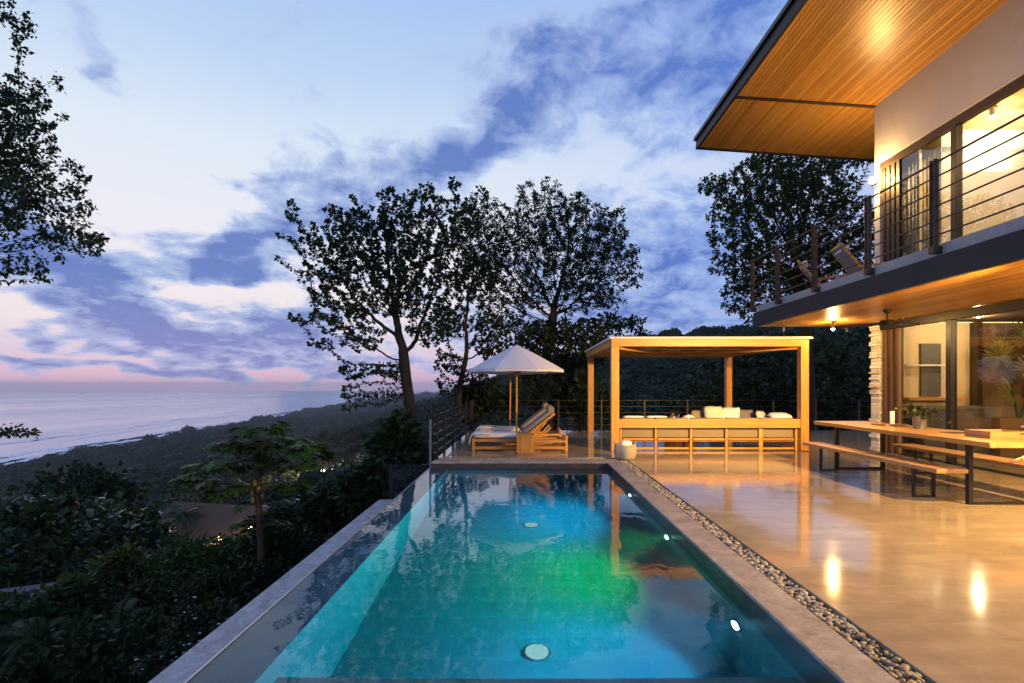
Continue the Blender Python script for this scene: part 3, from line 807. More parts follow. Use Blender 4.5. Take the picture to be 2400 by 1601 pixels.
M['white_paint'] = mat_plain('white_paint', (0.70, 0.65, 0.57), 0.7, 0, 0.05, 2)
M['stone'] = mat_plain('stacked_stone', (0.74, 0.70, 0.62), 0.8, 0, 0.25, 14, 0.5, 0.3, 0.25)
M['slatwood'] = mat_wood('dark_slats', (0.05, 0.028, 0.014), (0.14, 0.075, 0.035), 2, 0.45, 1.0, 0.5)
M['panelwood'] = mat_wood('brown_panel', (0.10, 0.055, 0.022), (0.20, 0.115, 0.05), 2, 0.5, 0.7, 0.0)
M['cove'] = mat_emit('cove_light', (1.0, 0.74, 0.36), 6.0)
M['darkjamb'] = mat_plain('dark_jamb', (0.022, 0.014, 0.010), 0.6)
villa = build_house()

def curtain(name, y0, y1, x, z0, z1, mat, label):
    mb = MB(); n = 46
    for i in range(n+1):
        y = y0 + (y1-y0)*i/n; dx_ = 0.035*math.sin(i*1.25) + 0.012*math.sin(i*0.5)
        mb.v += [(x+dx_, y, z0), (x+dx_*0.7, y, z1)]
    mb.f = [(2*i, 2*i+2, 2*i+3, 2*i+1) for i in range(n)]
    o = mb.build(name, mat, None, smooth=True); sm = o.modifiers.new('thickness', 'SOLIDIFY'); sm.thickness = 0.008
    tag(o, label, 'curtain')
curtain('curtain', 10.50, 10.98, 8.55, 3.4, 6.85, mat_plain('cream_curtain', (0.72, 0.58, 0.30), 0.9, 0, 0.1, 4), 'long cream curtain behind the upper glazing')
curtain('curtain', 11.02, 11.6, 8.50, 3.4, 6.85, mat_plain('grey_sheer', (0.58, 0.52, 0.42), 0.9, 0, 0.1, 4), 'grey sheer curtain at the far end of the upper glazing')

# ---- lamps of the house
def spot_fixture(x, y, z, label, lit, energy=0, aim=None, group='spot lamps under the soffits', angle=150, lean=(0, 0)):
    t = thing('soffit_spot', (x, y, z), label, 'spot lamp', group)
    MB().cyl((x, y, z), (x, y, z-0.045), 0.012, n=8).build('stem', M['black'], t)
    q = Vector((x+lean[0], y+lean[1], z-0.15))
    MB().cyl((x, y, z-0.045), q, 0.04, 0.043, n=16).build('can', M['black'] if not lit else M['chrome'], t)
    if lit:
        d = (q - Vector((x, y, z-0.045))).normalized()
        MB().ball(q + d*0.012, 0.034, n=12, m=8).build('bulb', M['warm_bulb'], t, smooth=True)
        light('lamp_light', 'SPOT' if aim else 'POINT', q + d*0.06, energy, WARM, t, 0.03, aim, angle, 0.8)
    return t
spot_fixture(6.82, 11.3, 2.90, 'lit spot lamp with a bright bulb under the far soffit edge', True, 125)
spot_fixture(6.05, 11.95, 2.90, 'unlit dark spot lamp at the soffit corner nearest the pergola', False)
spot_fixture(7.50, 11.95, 2.90, 'unlit dark spot lamp between the lit one and the stone pier', False, lean=(0.05, 0))
spot_fixture(6.6, 4.6, 2.90, 'soffit spot lamp over the near end of the dining table', True, 1600)
spot_fixture(6.6, 2.2, 2.90, 'soffit spot lamp over the terrace beside the camera', True, 1350)
spot_fixture(5.9, 5.3, 2.90, 'soffit spot lamp near the fascia turned towards the pergola', True, 4200, (4.2, 11.6, 1.3), angle=62, lean=(-0.03, 0.08))

def wall_lamp():
    p = Vector((8.06, 11.82, 6.22))
    t = thing('wall_lamp', p, 'glaring wall lamp on the corner of the upper wall', 'wall lamp')
    MB().box(8.10, 8.15, 11.78, 11.86, 6.14, 6.30).build('bracket', M['black'], t, 0.004)
    MB().cyl((8.06, 11.82, 6.12), (8.06, 11.82, 6.16), 0.05, n=16).build('cap', M['black'], t)
    MB().ball((8.04, 11.80, 6.22), 0.08, n=14, m=10).build('bulb', mat_emit('sconce_bulb', (1.0, 0.70, 0.32), 160), t, smooth=True)
    light('lamp_light', 'POINT', (7.93, 11.72, 6.22), 230, WARM, t, 0.05)
wall_lamp()
def balcony_uplight():
    t = thing('balcony_uplight', (6.75, 8.6, 3.37), 'small uplight on the balcony floor washing the upper soffit', 'uplight')
    MB().cyl((6.75, 8.6, 3.371), (6.75, 8.6, 3.45), 0.06, n=16).build('can', M['black'], t)
    MB().cyl((6.75, 8.6, 3.451), (6.75, 8.6, 3.456), 0.05, n=16).build('lens', M['warm_bulb'], t)
    light('lamp_light', 'SPOT', (6.75, 8.6, 3.50), 780, WARM, t, 0.05, (6.5, 9.4, 8.1), 84, 1.0)
balcony_uplight()
def room_lamps():
    k = 0
    for (x, y, z, e, lab) in ((9.5, 10.7, 3.12, 70, 'lit ceiling spot in the ground floor room above the palm'),
                              (9.0, 11.1, 3.12, 0.0, 'lit ceiling spot in the ground floor room beside the mullion'),
                              (8.75, 10.9, 3.12, 0.0, 'lit ceiling spot in the ground floor room nearest the shutters'),
                              (10.4, 7.0, 3.12, 330, 'ceiling spot deeper in the ground floor room'),
                              (10.8, 9.6, 7.25, 170, 'lit ceiling spot in the upper room near the railing post'),
                              (9.7, 10.6, 7.25, 110, 'small ceiling spot in the upper room above the curtain'),
                              (10.5, 6.5, 7.25, 280, 'ceiling spot deeper in the upper room')):
        t = thing('ceiling_spot', (x, y, z), lab, 'ceiling lamp', 'ceiling spots inside the villa')
        MB().cyl((x, y, z-0.001), (x, y, z-0.17), 0.05, n=16).build('can', M['white_paint'] if z > 5 else M['black'], t)
        MB().ball((x, y, z-0.185), 0.038, n=12, m=8).build('bulb', M['pale_bulb'], t, smooth=True)
        if e: light('lamp_light', 'POINT', (x, y, z-0.27), e, (1.0, 0.70, 0.36), t, 0.03)
    light('upper_cove_light', 'AREA', (10.5, 11.2, 6.8), 45, (1.0, 0.85, 0.6), villa, 1.2, (10.5, 11.5, 7.2))
room_lamps()

def ceiling_fan():
    x, y = 6.77, 9.55
    t = thing('ceiling_fan', (x, y, 2.905), 'dark ceiling fan hanging under the balcony soffit', 'fan')
    MB().lathe([(0.02, -0.07), (0.065, -0.03), (0.072, 0.0)], (x, y, 2.904)).build('mount', M['black'], t, smooth=True)
    MB().cyl((x, y, 2.84), (x, y, 2.72), 0.014, n=10).build('rod', M['black'], t)
    MB().lathe([(0.05, -0.11), (0.10, -0.10), (0.112, -0.03), (0.10, 0.0), (0.03, 0.015)], (x, y, 2.71), 24).build('motor', M['black'], t, smooth=True)
    for k in range(3):
        a = R(12) + 2*PI*k/3; c, s_ = math.cos(a), math.sin(a)
        mb = MB(); prof = [(0.10, 0.03), (0.2, 0.055), (0.45, 0.07), (0.70, 0.06), (0.76, 0.02)]
        vs = []
        for r, w in prof:
            for sg in (-1, 1):
                for dz in (-0.005, 0.005): vs.append((x + c*r - s_*w*sg, y + s_*r + c*w*sg, 2.655 + dz + sg*0.018))
        fs = []
        for i in range(len(prof)-1):
            b_ = 4*i; fs += [(b_, b_+4, b_+6, b_+2), (b_+1, b_+3, b_+7, b_+5), (b_, b_+1, b_+5, b_+4), (b_+2, b_+6, b_+7, b_+3)]
        fs += [(0, 2, 3, 1), (16, 17, 19, 18)]
        mb.add(vs, fs).build('blade', M['black'], t)
ceiling_fan()

# ------------------------------------------------------------------ pergola and daybed
def build_pergola():
    x0, x1, y0, y1, top = 1.98, 6.46, 11.60, 16.3, 2.55
    w = 0.18
    T = thing('pergola', (4.2, 13.9, 0), 'timber pergola with four square posts and flat canvas roof', 'pergola')
    for x, y in ((x0, y0), (x1-w, y0), (x0+0.04, y1-w), (x1-w+0.1, y1-w)):
        MB().box(x, x+w, y, y+w, 0, top-0.171).build('post', M['teakz'], T, 0.008)
    MB().box(x0, x1, y0, y0+0.12, top-0.17, top).build('beam', M['teak'], T, 0.006)
    MB().box(x0, x1+0.1, y1-0.12, y1, top-0.17, top).build('beam', M['teak'], T, 0.006)
    MB().box(x0, x0+0.1, y0+0.121, y1-0.121, top-0.17, top-0.002).build('beam', M['teaky'], T, 0.006)
    MB().box(x1-0.1, x1, y0+0.121, y1-0.121, top-0.17, top-0.002).build('beam', M['teaky'], T, 0.006)
    for k in range(1, 5):                                  # rafters front to back
        x = x0 + (x1-x0)*k/5
        MB().box(x-0.035, x+0.035, y0+0.121, y1-0.121, top-0.13, top-0.012).build('rafter', M['teaky'], T, 0.004)
    for k in range(1, 4):
        y = y0 + (y1-y0)*k/4
        MB().box(x0+0.101, x1-0.101, y-0.03, y+0.03, top-0.165, top-0.131).build('cross_rafter', M['teak'], T, 0.004)
    for a, b_ in (((x0+0.2, y0+0.15), (x0+1.6, y0+1.9)), ((x1-0.2, y0+0.15), (x1-1.6, y0+1.9))):
        MB().bar((a[0], a[1], top-0.20), (b_[0], b_[1], top-0.20), 0.05, 0.06).build('brace', M['teaky'], T, 0.004)
    MB().box(x0-0.05, x1+0.06, y0-0.06, y1+0.05, top+0.001, top+0.035).build('roof_sheet', M['canvas'], T, 0.006)
    MB().box(x0-0.04, x1+0.05, y0-0.05, y1+0.04, top+0.036, top+0.05).build('roof_edging', mat_plain('edge_trim', (0.3, 0.27, 0.25), 0.7), T)
    MB().box(x0+w+0.001, x1-w-0.001, y0+0.02, y0+0.10, 0.53, 0.73).build('rail', M['teak'], T, 0.006)
    # sofa under the pergola, its slatted back turned to the pool
    D = thing('outdoor_sofa', (4.2, 12.6, 0), 'long low outdoor sofa under the pergola with its slatted timber back to the pool', 'sofa')
    ya, yb = y0+0.13, y0+1.05
    xs = [2.42, 3.48, 4.54, 5.60, 6.08]
    xs = [2.22, 3.02, 3.83, 4.64, 5.43, 6.24]
    for i, x in enumerate(xs):
        ww = 0.05 if i != 4 else 0.09
        MB().box(x-ww/2, x+ww/2, ya, ya+0.05, 0.0, 0.62).build('upright', M['teakz'], D, 0.004)
    for z0_, z1_ in ((0.03, 0.075), (0.24, 0.285), (0.60, 0.64)):
        for a, b_ in zip(xs[:-1], xs[1:]): MB().box(a+0.046, b_-0.046, ya+0.004, ya+0.044, z0_, z1_).build('slat', M['teak'], D, 0.003)
    for x in (2.20, 6.22): MB().box(x, x+0.05, ya+0.06, yb+0.5, 0.03, 0.24).build('side_frame', M['teaky'], D, 0.004)
    MB().box(2.20, 6.27, ya+0.08, yb, 0.20, 0.24).build('seat_board', M['teak'], D, 0.004)
    for a, b_ in zip(xs[:-1], xs[1:]):
        MB().box(a+0.028, b_-0.028, ya+0.062, ya+0.22, 0.288, 0.745).build('back_cushion', M['taupe'], D, 0.03, True, 3)
        cushion(a+0.02, b_-0.02, ya+0.26, yb, 0.245, 0.42, 0.25).build('seat_cushion', M['taupe'], D, smooth=True)
    # things lying on the sofa
    def pillow(c, w_, h_, rz, rx, m, label, grp='cushions on the sofa'):
        o = cushion(-w_/2, w_/2, -h_/2, h_/2, -0.07, 0.07, 0.75).build('cushion', m, None, smooth=True)
        o.location = c; o.rotation_euler = (rx, 0, rz); return tag(o, label, 'cushion', grp)
    pillow((4.62, 12.45, 0.78), 0.50, 0.46, 0.15, R(70), M['cream'], 'upright cream cushion near the middle of the sofa')
    pillow((4.98, 12.40, 0.76), 0.46, 0.44, -0.6, R(72), M['white'], 'white cushion leaning against the cream one, turned sideways')
    pillow((4.30, 12.62, 0.70), 0.42, 0.40, 0.5, R(70), M['taupe'], 'small taupe cushion left of the cream one')
    pillow((5.35, 12.65, 0.72), 0.62, 0.42, -0.3, R(60), M['grey'], 'wide dark grey cushion right of the white one')
    pillow((5.75, 12.35, 0.70), 0.42, 0.42, 0.8, R(62), M['cream'], 'tilted cream cushion near the right pergola post')
    pillow((6.02, 12.05, 0.77), 0.50, 0.34, 0.1, R(12), M['white'], 'flat white cushion lying on the right end of the sofa back')
    for x, lab in ((2.55, 'folded white towel at the left end of the sofa back'), (3.08, 'folded white towel second from the left on the sofa back')):
        mb = cushion(x-0.25, x+0.25, 11.80, 12.02, 0.745, 0.79, 0.3)
        o = mb.build('folded_towel', M['white'], None, smooth=True); tag(o, lab, 'towel', 'folded towels on the sofa')
    pot = thing('teapot', (3.66, 12.6, 0.74), 'small brass teapot standing behind the sofa back', 'teapot')
    MB().lathe([(0.05, 0), (0.085, 0.04), (0.08, 0.11), (0.04, 0.15), (0.018, 0.17), (0.025, 0.2)], (3.66, 12.6, 0.62)).build('body', mat_plain('brass', (0.5, 0.33, 0.12), 0.3, 1.0), pot, smooth=True)
    MB().tube([(3.74, 12.6, 0.68), (3.80, 12.6, 0.72), (3.82, 12.6, 0.78)], [0.02, 0.014, 0.01]).build('spout', M['chrome'], pot)
    MB().tube([(3.60, 12.6, 0.76), (3.62, 12.6, 0.86), (3.70, 12.6, 0.86), (3.72, 12.6, 0.76)], 0.008).build('handle', M['black'], pot)
    MB().lathe([(0.30, 0), (0.30, 0.03), (0.02, 0.031)], (3.66, 12.6, 0.59)).build('coffee_tray', M['teak'], pot)
    MB().cyl((3.66, 12.6, 0), (3.66, 12.6, 0.59), 0.2, n=20).build('stand', M['teakz'], pot)
    b = thing('dome_cover', (4.02, 12.5, 0.6), 'small pale fabric dome on the low stand', 'cover')
    MB().lathe([(0.2, 0.0), (0.17, 0.08), (0.10, 0.14), (0.02, 0.165)], (4.02, 12.5, 0.62)).build('dome', M['white'], b, smooth=True)
    MB().cyl((4.02, 12.5, 0), (4.02, 12.5, 0.619), 0.16, n=20).build('stand', M['teakz'], b)
build_pergola()

def build_basket():
    x, y = 2.06, 10.42
    B = thing('towel_basket', (x, y, 0), 'pale woven basket with a white towel at the pergola corner', 'basket')
    mb = MB(); n = 28; rows = 12
    for i in range(rows+1):
        t = i/rows; r = 0.155 + 0.035*math.sin(t*PI*0.9) + 0.012*(i % 2)
        for k in range(n):
            a = 2*PI*k/n; sq = 1 + 0.10*math.cos(4*a)
            mb.v.append((x + r*sq*math.cos(a)*1.08, y + r*sq*math.sin(a), 0.005 + 0.30*t + 0.03*math.sin(a*2+1)*t))
    for i in range(rows):
        for k in range(n):
            k2 = (k+1) % n; mb.f.append((i*n+k, i*n+k2, (i+1)*n+k2, (i+1)*n+k))
    mb.f.append(tuple(range(n))[::-1])
    o = mb.build('body', M['basket'], B, smooth=True); o.modifiers.new('thickness', 'SOLIDIFY').thickness = 0.018
    for s_ in (-1, 1): MB().tube([(x+s_*0.17, y-0.06, 0.27), (x+s_*0.21, y-0.04, 0.34), (x+s_*0.21, y+0.04, 0.34), (x+s_*0.17, y+0.06, 0.27)], 0.012).build('handle', M['basket'], B)
    t = cushion(x-0.10, x+0.14, y-0.09, y+0.10, 0.20, 0.38, 0.8).build('rolled_towel', M['white'], None, smooth=True)
    tag(t, 'white towel poking out of the woven basket', 'towel')
build_basket()

# ------------------------------------------------------------------ loungers, side table, parasols
def build_lounger():
    L = thing('sun_lounger', (0, 0, 0), 'x', 'sun lounger', 'sun loungers by the pool end')
    l, w = 2.16, 0.74                    # head end at +x; local coordinates
    x0, x1 = -l/2, l/2
    for y in (-w/2, w/2-0.05):
        MB().box(x0, x1, y, y+0.05, 0.05, 0.11).build('bottom_rail', M['teak'], L, 0.005)
        MB().box(x0, x0+1.1, y, y+0.05, 0.22, 0.285).build('top_rail', M['teak'], L, 0.005)
        MB().box(x0+1.101, x1-0.001, y, y+0.05, 0.20, 0.25).build('top_rail', M['teak'], L, 0.005)
        for x in (x0, x0+1.05, x1-0.05): MB().box(x, x+0.05, y-0.002, y+0.052, 0, 0.30 if x < x1-0.1 else 0.36).build('leg', M['teakz'], L, 0.004)
        MB().bar((x0+1.12, y+0.025, 0.12), (x1-0.06, y+0.025, 0.24), 0.03, 0.03).build('diagonal', M['teak'], L)
        MB().bar((x0+1.5, y+0.025, 0.25), (x0+1.78, y+0.025, 0.55), 0.03, 0.035).build('prop', M['teak'], L)
    for k in range(9): MB().box(x0+0.06+0.115*k, x0+0.13+0.115*k, -w/2+0.051, w/2-0.051, 0.225, 0.25).build('slat', M['teaky'], L)
    MB().box(x0+0.001, x0+0.049, -w/2+0.052, w/2-0.052, 0.12, 0.22).build('end_board', M['teaky'], L)
    for k in range(3): MB().box(x1-0.045, x1-0.015, -w/2+0.052, w/2-0.052, 0.07+0.09*k, 0.13+0.09*k).build('end_board', M['teaky'], L)
    ang = R(38); hx, hz = x0+1.12, 0.27
    bx_, bz_ = math.cos(ang), math.sin(ang)
    for k in range(8):
        r = 0.06 + 0.11*k
        MB().bar((hx+bx_*r, -w/2+0.05, hz+bz_*r), (hx+bx_*r, w/2-0.05, hz+bz_*r), 0.07, 0.02, (-bz_, 0, bx_)).build('back_slat', M['teaky'], L)
    for y in (-w/2+0.03, w/2-0.03): MB().bar((hx, y, hz), (hx+bx_*0.95, y, hz+bz_*0.95), 0.035, 0.05).build('back_rail', M['teak'], L)
    cushion(x0-0.01, hx, -w/2+0.02, w/2-0.02, 0.285, 0.405, 0.22, 14, 8).build('mattress', M['white'], L, smooth=True)
    bk = cushion(0, 1.0, -w/2+0.02, w/2-0.02, -0.055, 0.055, 0.25, 14, 8).build('back_cushion', M['grey_sling'], L, smooth=True)
    bk.location = (hx+0.02-bz_*0.07, 0, hz+0.03+bx_*0.07); bk.rotation_euler = (0, -ang, 0)
    # towel over the foot end
    mb = MB(); prof = [(x0+0.42, 0.412), (x0+0.2, 0.418), (x0+0.03, 0.414), (x0-0.03, 0.36), (x0-0.055, 0.27), (x0-0.06, 0.19)]
    for j in range(7):
        y = -w/2 - 0.01 + (w+0.02)*j/6
        for (x, z) in prof: mb.v.append((x + 0.008*math.sin(j*2.1), y, z - (0.03 if j in (0, 6) else 0)))
    n = len(prof); mb.f = [(j*n+i, j*n+i+1, (j+1)*n+i+1, (j+1)*n+i) for j in range(6) for i in range(n-1)]
    tw = mb.build('towel', M['white'], L, smooth=True); tw.modifiers.new('thickness', 'SOLIDIFY').thickness = 0.012
    # rolled head pillow
    hp = Vector((hx+bx_*0.93-bz_*0.14, 0, hz+bz_*0.93+bx_*0.14))
    MB().tube([(hp.x, -w/2+0.08, hp.z), (hp.x, -w/2+0.11, hp.z), (hp.x, w/2-0.11, hp.z), (hp.x, w/2-0.08, hp.z)], [0.04, 0.085, 0.085, 0.04], 14).build('head_roll', M['taupe'], L, smooth=True)
    return L
M['grey_sling'] = mat_plain('grey_cushion', (0.22, 0.20, 0.21), 0.9, 0, 0.15, 8, 0.15, 0.2)
lg = build_lounger(); lg.location = (-0.09, 11.95, 0); lg['label'] = 'teak sun lounger nearest the pool with white mattress and raised grey back'
lg2 = copy_tree(lg); lg2.location = (-0.12, 13.55, 0); lg2['label'] = 'teak sun lounger behind the first one, with white mattress and raised back'

def build_side_table():
    x0, x1, y0, y1 = -0.16, 0.21, 11.12, 11.50
    T = thing('side_table', (0, 11.3, 0), 'cube shaped teak side table in front of the sun loungers', 'side table')
    for k in range(4):
        a = x0+0.001 + (x1-x0)/4*k; MB().box(a, a+(x1-x0)/4-0.004, y0, y0+0.02, 0.02, 0.40).build('front_plank', M['teakz'], T, 0.003)
        b_ = y0+0.022 + (y1-y0-0.044)/4*k
        MB().box(x0, x0+0.02, b_, b_+(y1-y0)/4-0.015, 0.02, 0.40).build('side_plank', M['teakz'], T, 0.003)
        MB().box(x1-0.02, x1, b_, b_+(y1-y0)/4-0.015, 0.02, 0.40).build('side_plank', M['teakz'], T, 0.003)
    MB().box(x0-0.012, x1+0.012, y0-0.012, y1+0.012, 0.402, 0.43).build('top', M['teak'], T, 0.004)
    MB().box(x0+0.03, x1-0.03, y0+0.03, y1-0.02, 0, 0.40).build('core', M['teakz'], T)
build_side_table()

def build_parasol(x, y, r, ze, zt, label, lean=0.0):
    T = thing('parasol', (x, y, 0), label, 'parasol', 'white parasols over the loungers')
    MB().cyl((x, y, 0.06), (x+lean, y, zt-0.03), 0.024, 0.022, n=12).build('pole', M['teakz'], T, smooth=False)
    MB().lathe([(0.30, 0), (0.30, 0.05), (0.06, 0.06), (0.05, 0.22), (0.03, 0.23)], (x, y, 0), 24).build('base', M['steel'], T)
    n = 8; mb = MB(); steps = 5
    for i in range(steps+1):
        t = i/steps
        for k in range(n*2):
            a = 2*PI*(k+0.0)/(n*2) + PI/8
            rr_ = r*t*(1.0 if k % 2 == 0 else 0.945); z = zt - (zt-ze)*(t**1.08) - (0.0 if k % 2 == 0 else -0.012*t) 
            mb.v.append((x + lean + rr_*math.cos(a), y + rr_*math.sin(a), z))
    m = n*2
    for i in range(steps):
        for k in range(m): k2 = (k+1) % m; mb.f.append((i*m+k, i*m+k2, (i+1)*m+k2, (i+1)*m+k))
    c = mb.build('canopy', M['canvas'], T); c.modifiers.new('thickness', 'SOLIDIFY').thickness = 0.004
    mb = MB()                               # valance
    for k in range(m):
        a = 2*PI*k/m + PI/8; rr_ = r*(1.0 if k % 2 == 0 else 0.945); zz = ze + (0 if k % 2 == 0 else 0.012)
        mb.v += [(x+lean+rr_*math.cos(a), y+rr_*math.sin(a), zz-0.002), (x+lean+rr_*1.002*math.cos(a), y+rr_*1.002*math.sin(a), zz-0.06)]
    mb.f = [(2*k, 2*((k+1) % m), 2*((k+1) % m)+1, 2*k+1) for k in range(m)]
    v = mb.build('valance', M['canvas'], c); v.modifiers.new('thickness', 'SOLIDIFY').thickness = 0.004
    for k in range(n):
        a = 2*PI*(2*k)/m + PI/8; ca, sa = math.cos(a), math.sin(a)
        MB().bar((x+lean, y, zt-0.05), (x+lean+0.97*r*ca, y+0.97*r*sa, ze-0.005), 0.02, 0.028).build('rib', M['teak'], T)
        MB().bar((x+lean, y, ze-0.10), (x+lean+0.5*r*ca, y+0.5*r*sa, (ze+zt)/2-0.05), 0.016, 0.022).build('strut', M['teak'], T)
    MB().cyl((x+lean, y, ze-0.13), (x+lean, y, ze-0.06), 0.04, n=12).build('hub', M['teakz'], T)
build_parasol(-0.18, 12.72, 1.22, 1.87, 2.50, 'white octagonal parasol on a teak pole between the sun loungers')
build_parasol(-0.40, 14.45, 1.05, 1.88, 2.40, 'second white parasol mostly hidden behind the first, its pole just left', 0.03)

# ------------------------------------------------------------------ dining table and benches
def uframe(mb, x0, x1, y, z1, t):
    mb.box(x0, x0+t, y, y+t, 0.0, z1); mb.box(x1-t, x1, y, y+t, 0.0, z1); mb.box(x0+t, x1-t, y, y+t, 0.0, t*0.6)
    mb.box(x0+t, x1-t, y, y+t, z1-t*0.5, z1)
    return mb
def build_dining():
    T = thing('dining_table', (6.05, 7.9, 0), 'long timber slab dining table on black steel frames', 'table')
    mb = MB(); n = 14; y0, y1, zb, zt = 6.06, 9.76, 0.755, 0.82
    for i in range(n+1):
        y = y0 + (y1-y0)*i/n; j = 0.012*math.sin(i*1.9) + 0.01*math.sin(i*0.7); k = 0.014*math.sin(i*1.3+1)
        mb.v += [(5.52+j, y, zb), (6.52+k, y, zb), (6.53+k, y, zt), (5.505+j, y, zt)]
    for i in range(n):
        b_ = 4*i
        for q in range(4): mb.f.append((b_+q, b_+(q+1) % 4, b_+4+(q+1) % 4, b_+4+q))
    mb.f += [(0, 3, 2, 1), (4*n, 4*n+1, 4*n+2, 4*n+3)]
    mb.build('table_top', M['tabletop'], T, 0.008)
    for y in (6.42, 9.15): uframe(MB(), 5.58, 6.46, y, zb, 0.058).build('leg_frame', M['black'], T, 0.004)
    def bench(x0, x1, y0, y1, label):
        B = thing('bench', ((x0+x1)/2, (y0+y1)/2, 0), label, 'bench', 'benches at the dining table')
        MB().box(x0, x1, y0, y1, 0.395, 0.45).build('seat', M['benchwood'], B, 0.008)
        for y in (y0+0.45, y1-0.5): uframe(MB(), x0+0.05, x1-0.05, y, 0.395, 0.036).build('leg_frame', M['black'], B, 0.003)
    bench(5.16, 5.56, 6.40, 9.50, 'long timber bench on the pool side of the dining table')
    bench(6.60, 7.0, 6.2, 9.20, 'long timber bench on the house side of the dining table')
    # things on the table
    V = thing('candle_glass', (6.22, 8.65, 0.82), 'tall glass cylinder with a white candle on the table', 'candle')
    MB().cyl((6.22, 8.65, 0.846), (6.22, 8.65, 1.17), 0.05, n=20).build('glass', M['clearglass'], V)
    MB().cyl((6.22, 8.65, 0.85), (6.22, 8.65, 1.06), 0.035, n=16).build('candle', M['white'], V)
    MB().box(6.0, 6.42, 8.5, 8.85, 0.8205, 0.845).build('wooden_board', M['benchwood'], None, 0.004)['label'] = 'flat wooden board under the candle glass'
    tag(bpy.data.objects['wooden_board'], None, 'board')
    P = thing('plant_pot', (6.22, 8.05, 0.82), 'grey tin pot with trailing leafy sprigs on the table', 'plant pot')
    MB().lathe([(0.085, 0), (0.10, 0.20), (0.09, 0.20), (0.085, 0.17)], (6.22, 8.05, 0.822), 24).build('pot', mat_plain('tin', (0.20, 0.20, 0.18), 0.4, 0.7), P, smooth=False)
    rr_ = random.Random(4)
    st = MB(); lf = MB()
    for k in range(26):
        a = rr_.uniform(0, 6.28); L_ = rr_.uniform(0.15, 0.36); up_ = rr_.uniform(0.3, 1.2)
        pts = [Vector((6.22, 8.05, 0.98))]
        for q in range(1, 6):
            t = q/5; pts.append(Vector((6.22 + math.cos(a)*L_*t, 8.05 + math.sin(a)*L_*t, 0.98 + L_*up_*t - 0.55*L_*t*t)))
        st.tube(pts, 0.004, 4)
        for q in range(2, 6):
            for e in range(2): leaf_quad(lf, pts[q], Vector((rr_.uniform(-1, 1), rr_.uniform(-1, 1), rr_.uniform(-.2, .8))), 0.055, 0.022, rr_)
    st.build('stems', M['bark'], P); lf.build('leaves', M['leaf_d'], P)
    Y = thing('serving_tray', (6.15, 6.72, 0.82), 'brown wooden box tray at the near end of the table', 'tray')
    mb = MB(); x0, x1, y0, y1 = 5.92, 6.42, 6.50, 6.88
    MB().box(x0, x1, y0, y1, 0.823, 0.84).build('bottom', M['benchwood'], Y)
    for a in ((x0, x1, y0, y0+0.02), (x0, x1, y1-0.02, y1), (x0, x0+0.02, y0+0.021, y1-0.021), (x1-0.02, x1, y0+0.021, y1-0.021)):
        MB().box(*a, 0.841, 0.91).build('side', M['benchwood'], Y, 0.003)
    MB().box(x1-0.12, x1-0.05, y0-0.003, y0-0.001, 0.875, 0.893).build('handle_slot', M['black'], Y)
    O = thing('metal_ornament', (6.34, 6.25, 0.82), 'curved shiny metal ornament beside the wooden tray', 'ornament')
    MB().tube([(6.12, 6.30, 0.99), (6.18, 6.30, 1.0), (6.27, 6.28, 0.99), (6.33, 6.26, 0.95), (6.36, 6.25, 0.90), (6.38, 6.25, 0.83)], [0.014, 0.012, 0.018, 0.017, 0.012, 0.02], 10).build('arc', M['chrome'], O, smooth=True)
    MB().lathe([(0.05, 0), (0.045, 0.012), (0.015, 0.02)], (6.38, 6.25, 0.823), 16).build('foot', M['chrome'], O)
    O = thing('driftwood_ornament', (6.78, 6.9, 0.45), 'pale twisted driftwood piece on the house side bench', 'ornament')
    for k, pts in enumerate([[(6.62, 6.95, 0.46), (6.70, 6.9, 0.52), (6.80, 6.88, 0.57), (6.90, 6.86, 0.54)], [(6.90, 6.86, 0.54), (6.86, 6.80, 0.49), (6.94, 6.76, 0.47)],
                             [(6.80, 6.88, 0.57), (6.82, 6.80, 0.61), (6.90, 6.72, 0.60), (6.95, 6.68, 0.50), (6.93, 6.64, 0.46)], [(6.70, 6.9, 0.52), (6.72, 6.82, 0.47)]]):
        MB().tube(pts, [0.018, 0.016, 0.013, 0.012, 0.01][:len(pts)], 8).build('limb', mat_plain('driftwood', (0.55, 0.46, 0.33), 0.6, 0, 0.2, 20), O, smooth=True)
    t = thing('place_mat', (6.05, 7.3, 0.82), 'small brown place mat on the table between pot and tray', 'place mat')
    MB().box(6.02, 6.36, 7.18, 7.42, 0.8205, 0.826).build('mat', M['gap'], t)

def leaf_quad(mb, p, d, L, w, rr_, fold=0.25):
    """one leaf: two triangles folded along the midrib"""
    d = d.normalized(); s_ = d.cross(Vector((rr_.uniform(-1, 1), rr_.uniform(-1, 1), rr_.uniform(0.2, 1.5))))
    if s_.length < 1e-4: s_ = d.orthogonal()
    s_.normalize(); n = s_.cross(d)
    m = p + d*L*0.45
    b = len(mb.v)
    mb.v += [tuple(p), tuple(m + s_*w - n*w*fold), tuple(p + d*L), tuple(m - s_*w - n*w*fold)]
    mb.f += [(b, b+1, b+2), (b, b+2, b+3)]
build_dining()

